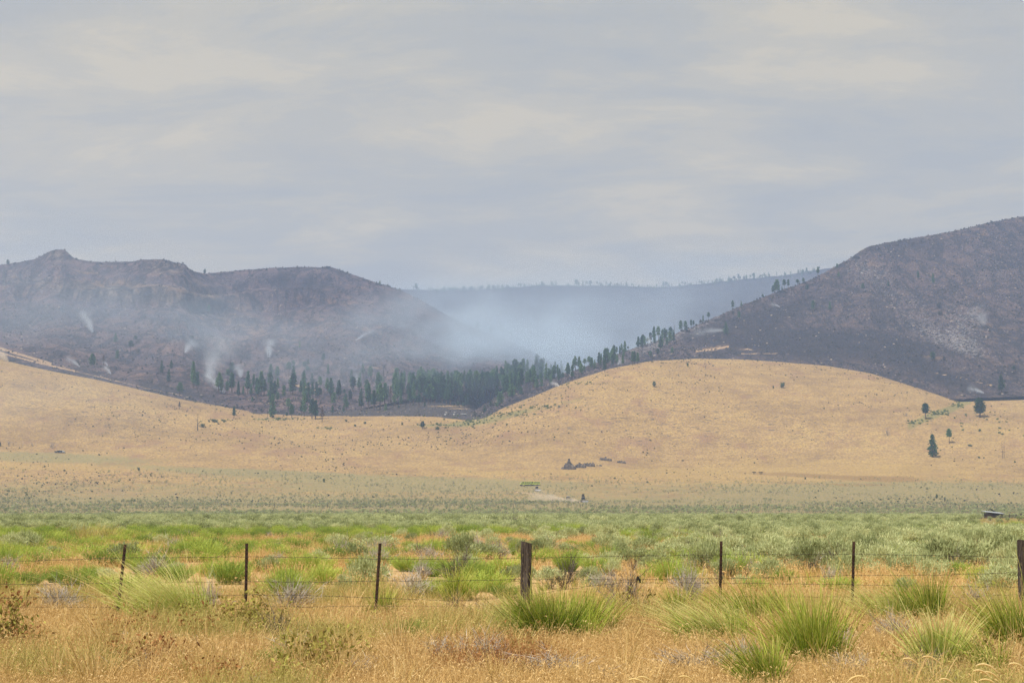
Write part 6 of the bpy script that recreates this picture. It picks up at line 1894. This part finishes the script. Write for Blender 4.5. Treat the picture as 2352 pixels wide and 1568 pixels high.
def fire_engine(rx, ry, rz, lab):
    p = hit(rx / 1.70068, ry / 1.70068)
    t = empty('fire_engine', (p[0], p[1], p[2] + 0.05), rz, lab, 'fire engine', 'lime yellow fire engines in a row')
    # faces -x; 6.8 m long
    s = Soup()
    s.box((1.25, 0, 0.72), (4.3, 2.35, 1.55))
    s.box((1.25, 0, 2.27), (4.2, 2.2, 0.22))
    s.box((-0.2, 0, 0.55), (6.6, 1.1, 0.2))
    s.build('body', [M_lime], t)
    s = Soup()
    s.box((-1.75, 0, 0.72), (1.6, 2.2, 0.75))
    s.box((-1.70, 0, 1.47), (1.5, 2.15, 0.95), 0, (0.84, 0.92), (0.10, 0))
    s.box((-1.62, 0, 2.42), (1.28, 2.0, 0.08))
    c = s.build('cab', [M_lime], t)
    s = Soup()
    s.box((-2.95, 0, 0.72), (0.85, 2.0, 0.78), 0, (0.9, 0.92), (0.04, 0))
    s.build('bonnet', [M_lime], t)
    s = Soup()
    s.raw([(-2.46, -0.9, 1.56), (-2.46, 0.9, 1.56), (-2.25, 0.85, 2.3), (-2.25, -0.85, 2.3)], [(0, 1, 2, 3)])
    for sg in (-1, 1):
        s.raw([(-2.35, sg * 1.09, 1.55), (-1.1, sg * 1.09, 1.55), (-1.15, sg * 1.02, 2.28), (-2.15, sg * 1.02, 2.28)], [(0, 1, 2, 3)])
    s.build('window', [M_glass], c)
    s = Soup()
    for sg in (-1, 1):
        for k in range(3):
            s.box((0.0 + 1.32 * k, sg * 1.19, 1.62), (1.2, 0.03, 0.55))
    s.build('locker_door', [M_black], t)
    s = Soup()
    s.box((-3.45, 0, 0.5), (0.2, 2.2, 0.3))
    s.box((3.45, 0, 0.5), (0.12, 2.2, 0.25))
    s.build('bumper', [M_rim], t)
    s = Soup()
    s.box((-1.6, 0, 2.5), (0.3, 1.3, 0.14))
    s.build('light_bar', [plain_mat('red_lens', (0.25, 0.01, 0.01), (0.35, 0.02, 0.02), 2, 0.2)], t)
    for x in (-2.55, 2.1):
        for sg in (-1, 1):
            wheel(t, x, sg * 1.02, 0.5, 0.32)
    return t


fire_engine(2051, 1896.5, 0.30, 'lime yellow fire engine in front, leftmost of the row on the plain')
fire_engine(2069.5, 1896, 0.25, 'lime yellow fire engine in the middle of the row on the plain')
fire_engine(2088, 1896, 0.20, 'lime yellow fire engine at the back, rightmost of the row on the plain')


def bulldozer(rx, ry, rz, lab):
    p = hit(rx / 1.70068, ry / 1.70068)
    t = empty('bulldozer', (p[0], p[1], p[2]), rz, lab, 'bulldozer', 'bulldozers cutting a line')
    # faces -y
    for sg in (-1, 1):
        s = Soup()
        pts = []
        for a, b in ((-1.5, 0.08), (1.3, 0.08), (1.75, 0.5), (1.35, 0.98), (-1.4, 0.98), (-1.8, 0.5)):
            pts.append((a, b))
        V = [(sg * 1.02 + o, a, b) for o in (-0.28, 0.28) for a, b in pts]
        s.raw(V, [(i, (i + 1) % 6, 6 + (i + 1) % 6, 6 + i) for i in range(6)])
        s.raw([V[i] for i in range(6)], [(0, 1, 2, 5), (5, 2, 3, 4)])
        s.raw([V[6 + i] for i in range(6)], [(0, 5, 2, 1), (5, 4, 3, 2)])
        for k in range(12):
            s.box((sg * 1.02, -1.35 + 0.24 * k, 0.985), (0.6, 0.06, 0.05))
        s.build('track', [M_trackdust], t)
    s = Soup()
    s.box((0, -0.75, 0.75), (1.25, 1.9, 0.95), 0, (0.9, 0.95))
    s.box((0, 1.0, 0.75), (1.4, 1.5, 0.7))
    s.build('engine_hood', [M_dozer], t)
    s = Soup()
    s.box((0, 0.75, 1.45), (1.55, 1.5, 1.35), 0, (0.92, 0.92))
    c = s.build('cab', [M_black], t)
    s = Soup()
    s.box((0, 0.75, 2.80), (1.65, 1.65, 0.12))
    s.build('roof', [M_blade], c)
    s = Soup()
    s.raw([(-0.6, -0.012, 1.7), (0.6, -0.012, 1.7), (0.55, 0.05, 2.6), (-0.55, 0.05, 2.6)], [(0, 1, 2, 3)])
    s.build('window', [M_glass], c)
    s = Soup()
    s.tube([(0.35, -1.0, 1.65), (0.35, -1.0, 2.5)], 0.07, 8)
    s.build('exhaust_pipe', [M_black], t)
    s = Soup()
    arc = [(-0.02, 0.15), (0.14, 0.35), (0.2, 0.65), (0.14, 0.95), (-0.06, 1.25)]
    W = 1.75
    V = [(sg * W, -2.75 + a, b) for sg in (-1, 1) for a, b in arc]
    n = len(arc)
    s.raw(V, [(i, n + i, n + i + 1, i + 1) for i in range(n - 1)])
    V2 = [(x, y + 0.09, z) for x, y, z in V]
    s.raw(V2, [(i, i + 1, n + i + 1, n + i) for i in range(n - 1)])
    for o in (0, n):
        s.raw([V[o + i] for i in range(n)] + [V2[o + i] for i in range(n)], [(i, i + 1, n + i + 1, n + i) for i in range(n - 1)])
    s.raw([V[n - 1], V[2 * n - 1], V2[2 * n - 1], V2[n - 1]], [(0, 1, 2, 3)])
    s.build('blade', [M_blade], t)
    s = Soup()
    for sg in (-1, 1):
        s.tube([(sg * 1.36, -2.5, 0.5), (sg * 1.36, 0.2, 0.55)], 0.11, 6)
        s.tube([(sg * 0.5, -2.5, 0.95), (sg * 0.5, -1.4, 1.5)], 0.07, 6)
    s.build('push_arm', [M_dozer], t)
    return t


bulldozer(2098, 1917, 0.15, 'bulldozer parked below the fire engines, blade towards the road')
bulldozer(2222, 1957, 0.55, 'bulldozer half veiled by its own dust, left of the leading one')
bulldozer(2280, 1961, 0.35, 'leading bulldozer with a clear pale blade, rightmost of the three')


def pickup(rx, ry, rz, paint, lab, group=None, name='pickup_truck', canopy=False):
    p = hit(rx / 1.70068, ry / 1.70068)
    t = empty(name, (p[0], p[1], p[2] + 0.05), rz, lab, 'pickup truck', group)
    s = Soup()
    s.box((0, 0, 0.45), (5.5, 1.95, 0.58), 0, (0.98, 0.96))
    s.box((1.6, 0, 1.03), (2.2, 1.9, 0.22))
    s.box((-2.0, 0, 1.03), (1.35, 1.8, 0.16), 0, (0.95, 0.95))
    s.build('body', [paint], t)
    s = Soup()
    s.box((-0.35, 0, 1.03), (2.1, 1.8, 0.68), 0, (0.72, 0.88), (0.1, 0))
    c = s.build('cab', [paint], t)
    s = Soup()
    for sg in (-1, 1):
        s.raw([(-1.15, sg * 0.915, 1.1), (0.5, sg * 0.915, 1.1), (0.42, sg * 0.83, 1.6), (-0.85, sg * 0.83, 1.6)], [(0, 1, 2, 3)])
    s.raw([(-1.40, -0.8, 1.1), (-1.40, 0.8, 1.1), (-1.08, 0.72, 1.64), (-1.08, -0.72, 1.64)], [(0, 1, 2, 3)])
    s.build('window', [M_glass], c)
    if canopy:
        s = Soup()
        for a, b in ((-0.2, -0.8), (-0.2, 0.8), (1.9, -0.8), (1.9, 0.8)):
            s.tube([(a, b, 1.2), (a, b, 2.75)], 0.05, 6)
        s.build('rack_leg', [M_black], t)
        s = Soup()
        s.box((0.85, 0, 2.75), (2.6, 1.9, 0.4), 0, (0.96, 0.9))
        s.build('tank', [M_white], t)
    for x in (-1.8, 1.75):
        for sg in (-1, 1):
            wheel(t, x, sg * 0.85, 0.40, 0.26)
    return t


pickup(240, 1768, 3.05, M_white, 'white pickup truck parked behind the sage on the left plain')
pickup(228, 1768, 3.1, M_darkcar, 'dark pickup truck nose to tail behind the white one on the left plain')
pickup(1743, 1623, 1.2, M_white, 'white truck with a raised tank on a rack, left one on the black burned flat', 'white trucks on the burned flat', 'water_truck', True)
pickup(1776, 1621, 1.3, M_white, 'white truck with a raised tank on a rack, right one on the black burned flat', 'white trucks on the burned flat', 'water_truck', True)
pickup(1810, 1620, 0.12, M_white, 'long white truck seen from the side on the black burned flat, rightmost', 'white trucks on the burned flat')
pickup(44, 1414, 3.4, M_darkcar, 'dark vehicle raising dust on the golden hill crest at the left edge')


# ------------------------------------------------------------------ smoke and dust
def smoke_mat(name, colour, density, scale, thresh, kind, step=0.35, aniso=0.1):
    """volume in a unit domain: kind 'cone' rises and widens along z, kind 'bank' is a soft ellipsoid"""
    m = bpy.data.materials.new(name)
    m.use_nodes = True
    t = m.node_tree
    t.nodes.clear()
    N, L = t.nodes, t.links

    def mt(op, a, b=0.0, clamp=False):
        n = N.new('ShaderNodeMath')
        n.operation = op
        n.use_clamp = clamp
        for i, v in enumerate((a, b)):
            if isinstance(v, (int, float)):
                n.inputs[i].default_value = v
            else:
                L.new(v, n.inputs[i])
        return n.outputs[0]
    o = N.new('ShaderNodeOutputMaterial')
    v = N.new('ShaderNodeVolumePrincipled')
    v.inputs['Color'].default_value = (*colour, 1)
    v.inputs['Anisotropy'].default_value = aniso
    tc = N.new('ShaderNodeTexCoord')
    sp = N.new('ShaderNodeSeparateXYZ')
    L.new(tc.outputs['Object'], sp.inputs[0])
    mp = N.new('ShaderNodeMapping')
    mp.inputs['Scale'].default_value = scale
    L.new(tc.outputs['Object'], mp.inputs[0])
    nz_ = N.new('ShaderNodeTexNoise')
    nz_.inputs['Scale'].default_value = 1.0
    nz_.inputs['Detail'].default_value = 4
    nz_.inputs['Roughness'].default_value = 0.55
    nz_.inputs['Distortion'].default_value = 0.4
    L.new(mp.outputs[0], nz_.inputs['Vector'])
    nn = mt('MULTIPLY', mt('SUBTRACT', nz_.outputs[0], thresh), 1 / (0.72 - thresh), True)
    if kind == 'cone':
        w = mt('ADD', mt('MULTIPLY', sp.outputs[2], 0.80), 0.16)
        r = mt('DIVIDE', mt('SQRT', mt('ADD', mt('POWER', sp.outputs[0], 2.0), mt('POWER', sp.outputs[1], 2.0))), w)
        env = mt('POWER', mt('SUBTRACT', 1.0, r, True), 1.2)
        env = mt('MULTIPLY', env, mt('POWER', mt('SUBTRACT', 1.0, sp.outputs[2], True), 1.1))
        env = mt('DIVIDE', env, mt('ADD', w, 0.05))
    else:
        r = N.new('ShaderNodeVectorMath')
        r.operation = 'LENGTH'
        L.new(tc.outputs['Object'], r.inputs[0])
        env = mt('POWER', mt('SUBTRACT', 1.0, r.outputs['Value'], True), 1.0)
    L.new(mt('MULTIPLY', mt('MULTIPLY', env, nn), density), v.inputs['Density'])
    L.new(v.outputs[0], o.inputs['Volume'])
    m.cycles.volume_step_rate = step
    return m


def plume(base, top, w, density, colour, lab, name='smoke_plume', ymove=0.0, base_w=None):
    """smoke rising from one pixel to another; w is its width in pixels at the top"""
    p = hit(base[0] / 1.70068, base[1] / 1.70068)
    y = p[1] - 3.0
    b = Vector((p[0], y, p[2]))
    u, e = ue(top[0] / 1.70068, top[1] / 1.70068)
    yt = y + ymove
    tp = Vector((float(u) * yt, yt, ZC + float(e) * yt))
    ax = tp - b
    R_ = 1.35 * w / FS * y / 2
    s = Soup()
    k, ring = 12, []
    zs = [0.0, 0.25, 0.5, 0.75, 1.0]
    V = []
    for z in zs:
        rr = 0.16 + 0.80 * z + 0.02
        V += [(rr * math.cos(a / k * 6.2832), rr * math.sin(a / k * 6.2832), z) for a in range(k)]
    s.raw(V, [((i * k) + j, (i * k) + (j + 1) % k, (i + 1) * k + (j + 1) % k, (i + 1) * k + j) for i in range(4) for j in range(k)])
    s.raw(V[:k], [(0, j + 1, j) for j in range(1, k - 1)])
    s.raw(V[-k:], [(0, j, j + 1) for j in range(1, k - 1)])
    me = s.mesh(name, [smoke_mat(name + '_air', colour, density * 2.0 / R_, (1.6, 1.6, 2.6), 0.36, 'cone', 0.5)])
    bm = bmesh.new()
    bm.from_mesh(me)
    bmesh.ops.remove_doubles(bm, verts=bm.verts, dist=1e-5)
    bmesh.ops.recalc_face_normals(bm, faces=bm.faces)
    bm.to_mesh(me)
    bm.free()
    o = link(name, me)
    q = ax.to_track_quat('Z', 'Y')
    o.matrix_world = Matrix.Translation(b) @ q.to_matrix().to_4x4() @ Matrix.Diagonal((R_, R_, ax.length, 1))
    o['label'] = lab
    o['category'] = 'smoke' if 'dust' not in name else 'dust'
    return o


WHITE = (0.90, 0.95, 1.0)
DUST = (0.92, 0.82, 0.66)
plume((366, 1299), (318, 1205), 70, 2.6, WHITE, 'small smoke plume drifting up left from a charred pole on the left hill')
plume((1052, 1396), (1056, 1318), 70, 3.2, WHITE, 'brightest little smoke puff above a charred tree on the left hill')
plume((724, 1378), (762, 1322), 80, 2.0, WHITE, 'pale smoke wisp rising right of two charred trees on the left hill')
plume((880, 1535), (800, 1450), 70, 3.2, WHITE, 'dense smoke streak trailing up left from behind the pines')
plume((812, 1475), (880, 1300), 190, 1.6, WHITE, 'broad thin smoke column above the dense streak on the left hill')
plume((945, 1476), (925, 1418), 70, 2.6, WHITE, 'short white smoke puff by the tall pines on the left hill')
plume((437, 1462), (405, 1425), 34, 2.2, WHITE, 'tiny smoke wisp low on the left hill, the lower of two')
plume((424, 1431), (402, 1405), 26, 2.0, WHITE, 'tiny smoke wisp by the rust-brown pine, the upper of two')
plume((315, 1433), (255, 1390), 40, 1.6, WHITE, 'thin smoke streak left of the round-headed pine')
plume((1400, 1512), (1392, 1450), 60, 1.8, WHITE, 'small smoke puff among the charred trees at the left of the wood')
plume((1010 + 380, 1330), (1470, 1280), 36, 1.2, WHITE, 'faint wisp high on the shoulder of the left hill')
plume((2185, 1509), (2150, 1490), 34, 2.6, WHITE, 'small white smoke puff at the edge of the golden mound')
plume((2232, 1470), (2215, 1425), 60, 2.0, WHITE, 'smoke drifting behind the bare-trunked pine on the spur')
plume((2540, 1345), (2525, 1310), 50, 2.0, WHITE, 'smoke wisp below the pine row on the spur')
plume((2410, 1425), (2440, 1395), 60, 1.4, WHITE, 'thin smoke lying low on the spur above the mound')
plume((2830, 1290), (2690, 1300), 60, 1.2, WHITE, 'flat smoke wisp on the dark slope of the spur')
plume((3840, 1536), (3775, 1510), 40, 2.0, WHITE, 'white smoke wisp in the gully at the right')
plume((3845, 1270), (3800, 1190), 140, 0.8, WHITE, 'faint smoke over the ash patch on the big burned hill')
plume((3045, 1200), (3010, 1185), 24, 1.6, WHITE, 'tiny wisp on the left flank of the big burned hill')
plume((2214, 1957), (2060, 1934), 76, 5.0, DUST, 'tan dust cloud trailing left behind the middle bulldozer', 'dust_cloud')
plume((2266, 1960), (2205, 1948), 40, 5.0, DUST, 'thin tan dust between the two right-hand bulldozers', 'dust_cloud')
plume((36, 1413), (-20, 1368), 70, 5.0, DUST, 'tan dust trail behind the dark vehicle at the left edge', 'dust_cloud')


def bank(cpx, y, rx, ry, rz_, density, scale, thresh, lab, rot=0.0):
    u, e = ue(*cpx)
    s = Soup()
    bm = bmesh.new()
    bmesh.ops.create_icosphere(bm, subdivisions=3, radius=1.0)
    me = bpy.data.meshes.new('valley_smoke')
    bm.to_mesh(me)
    bm.free()
    me.materials.append(smoke_mat('valley_smoke_air', (0.72, 0.86, 1.0), density * 1.6, scale, thresh, 'bank', 0.35))
    o = link('valley_smoke', me)
    o.location = (float(u) * y, y, ZC + float(e) * y)
    o.scale = (rx, ry, rz_)
    o.rotation_euler = (0, rot, 0)
    o['kind'] = 'stuff'
    o['label'] = lab
    return o


bank((1250, 818), 2450, 430, 600, 130, 0.0034, (3.6, 3.0, 2.6), 0.36, 'thick blue-white smoke filling the valley between the burned hills')
bank((1050, 815), 1930, 225, 220, 110, 0.0085, (2.8, 2.4, 2.4), 0.36, 'pale smoke lying behind the left part of the valley wood')
bank((1185, 800), 2060, 150, 130, 85, 0.0062, (2.4, 2.2, 2.2), 0.34, 'white smoke hiding the foot of the left hill where it meets the valley')
bank((800, 835), 1560, 190, 150, 60, 0.0030, (2.6, 2.2, 2.2), 0.38, 'thin smoke drifting over the lower left hill among the trees')
bank((430, 790), 1720, 240, 150, 90, 0.0034, (2.6, 2.2, 2.2), 0.36, 'thin smoke drifting over the middle of the left hill')
bank((1250, 838), 2080, 210, 200, 66, 0.0105, (2.6, 2.4, 2.2), 0.36, 'bright white smoke rising just behind the valley wood')
bank((1480, 700), 2900, 600, 420, 125, 0.0015, (3.2, 2.4, 1.8), 0.30, 'blue smoke veil before the distant ridge')
bank((0, 940), 1120, 190, 150, 55, 0.0011, (2.0, 2.0, 2.0), 0.25, 'faint smoke drifting across the golden slope at the left')
bank((20, 790), 1600, 300, 260, 150, 0.0016, (2.0, 2.0, 2.0), 0.25, 'thin smoke veil over the lower left hill')


# ------------------------------------------------------------------ haze: one closed box of even air
def build_haze():
    s = Soup()
    s.box((0, 2090, -3.0), (5200, 4400, float(np.max(HALL)) + 45))
    n = bpy.data.materials.new('haze_air')
    n.use_nodes = True
    t = n.node_tree
    t.nodes.clear()
    o = t.nodes.new('ShaderNodeOutputMaterial')
    v = t.nodes.new('ShaderNodeVolumePrincipled')
    v.inputs['Color'].default_value = (0.47, 0.635, 1.0, 1)
    v.inputs['Density'].default_value = 0.00019
    v.inputs['Anisotropy'].default_value = 0.1
    t.links.new(v.outputs[0], o.inputs['Volume'])
    h = s.build('haze', [n])
    h['kind'] = 'stuff'
    h['label'] = 'thin bluish smoke haze filling the air over the valley'
    return h


build_haze()
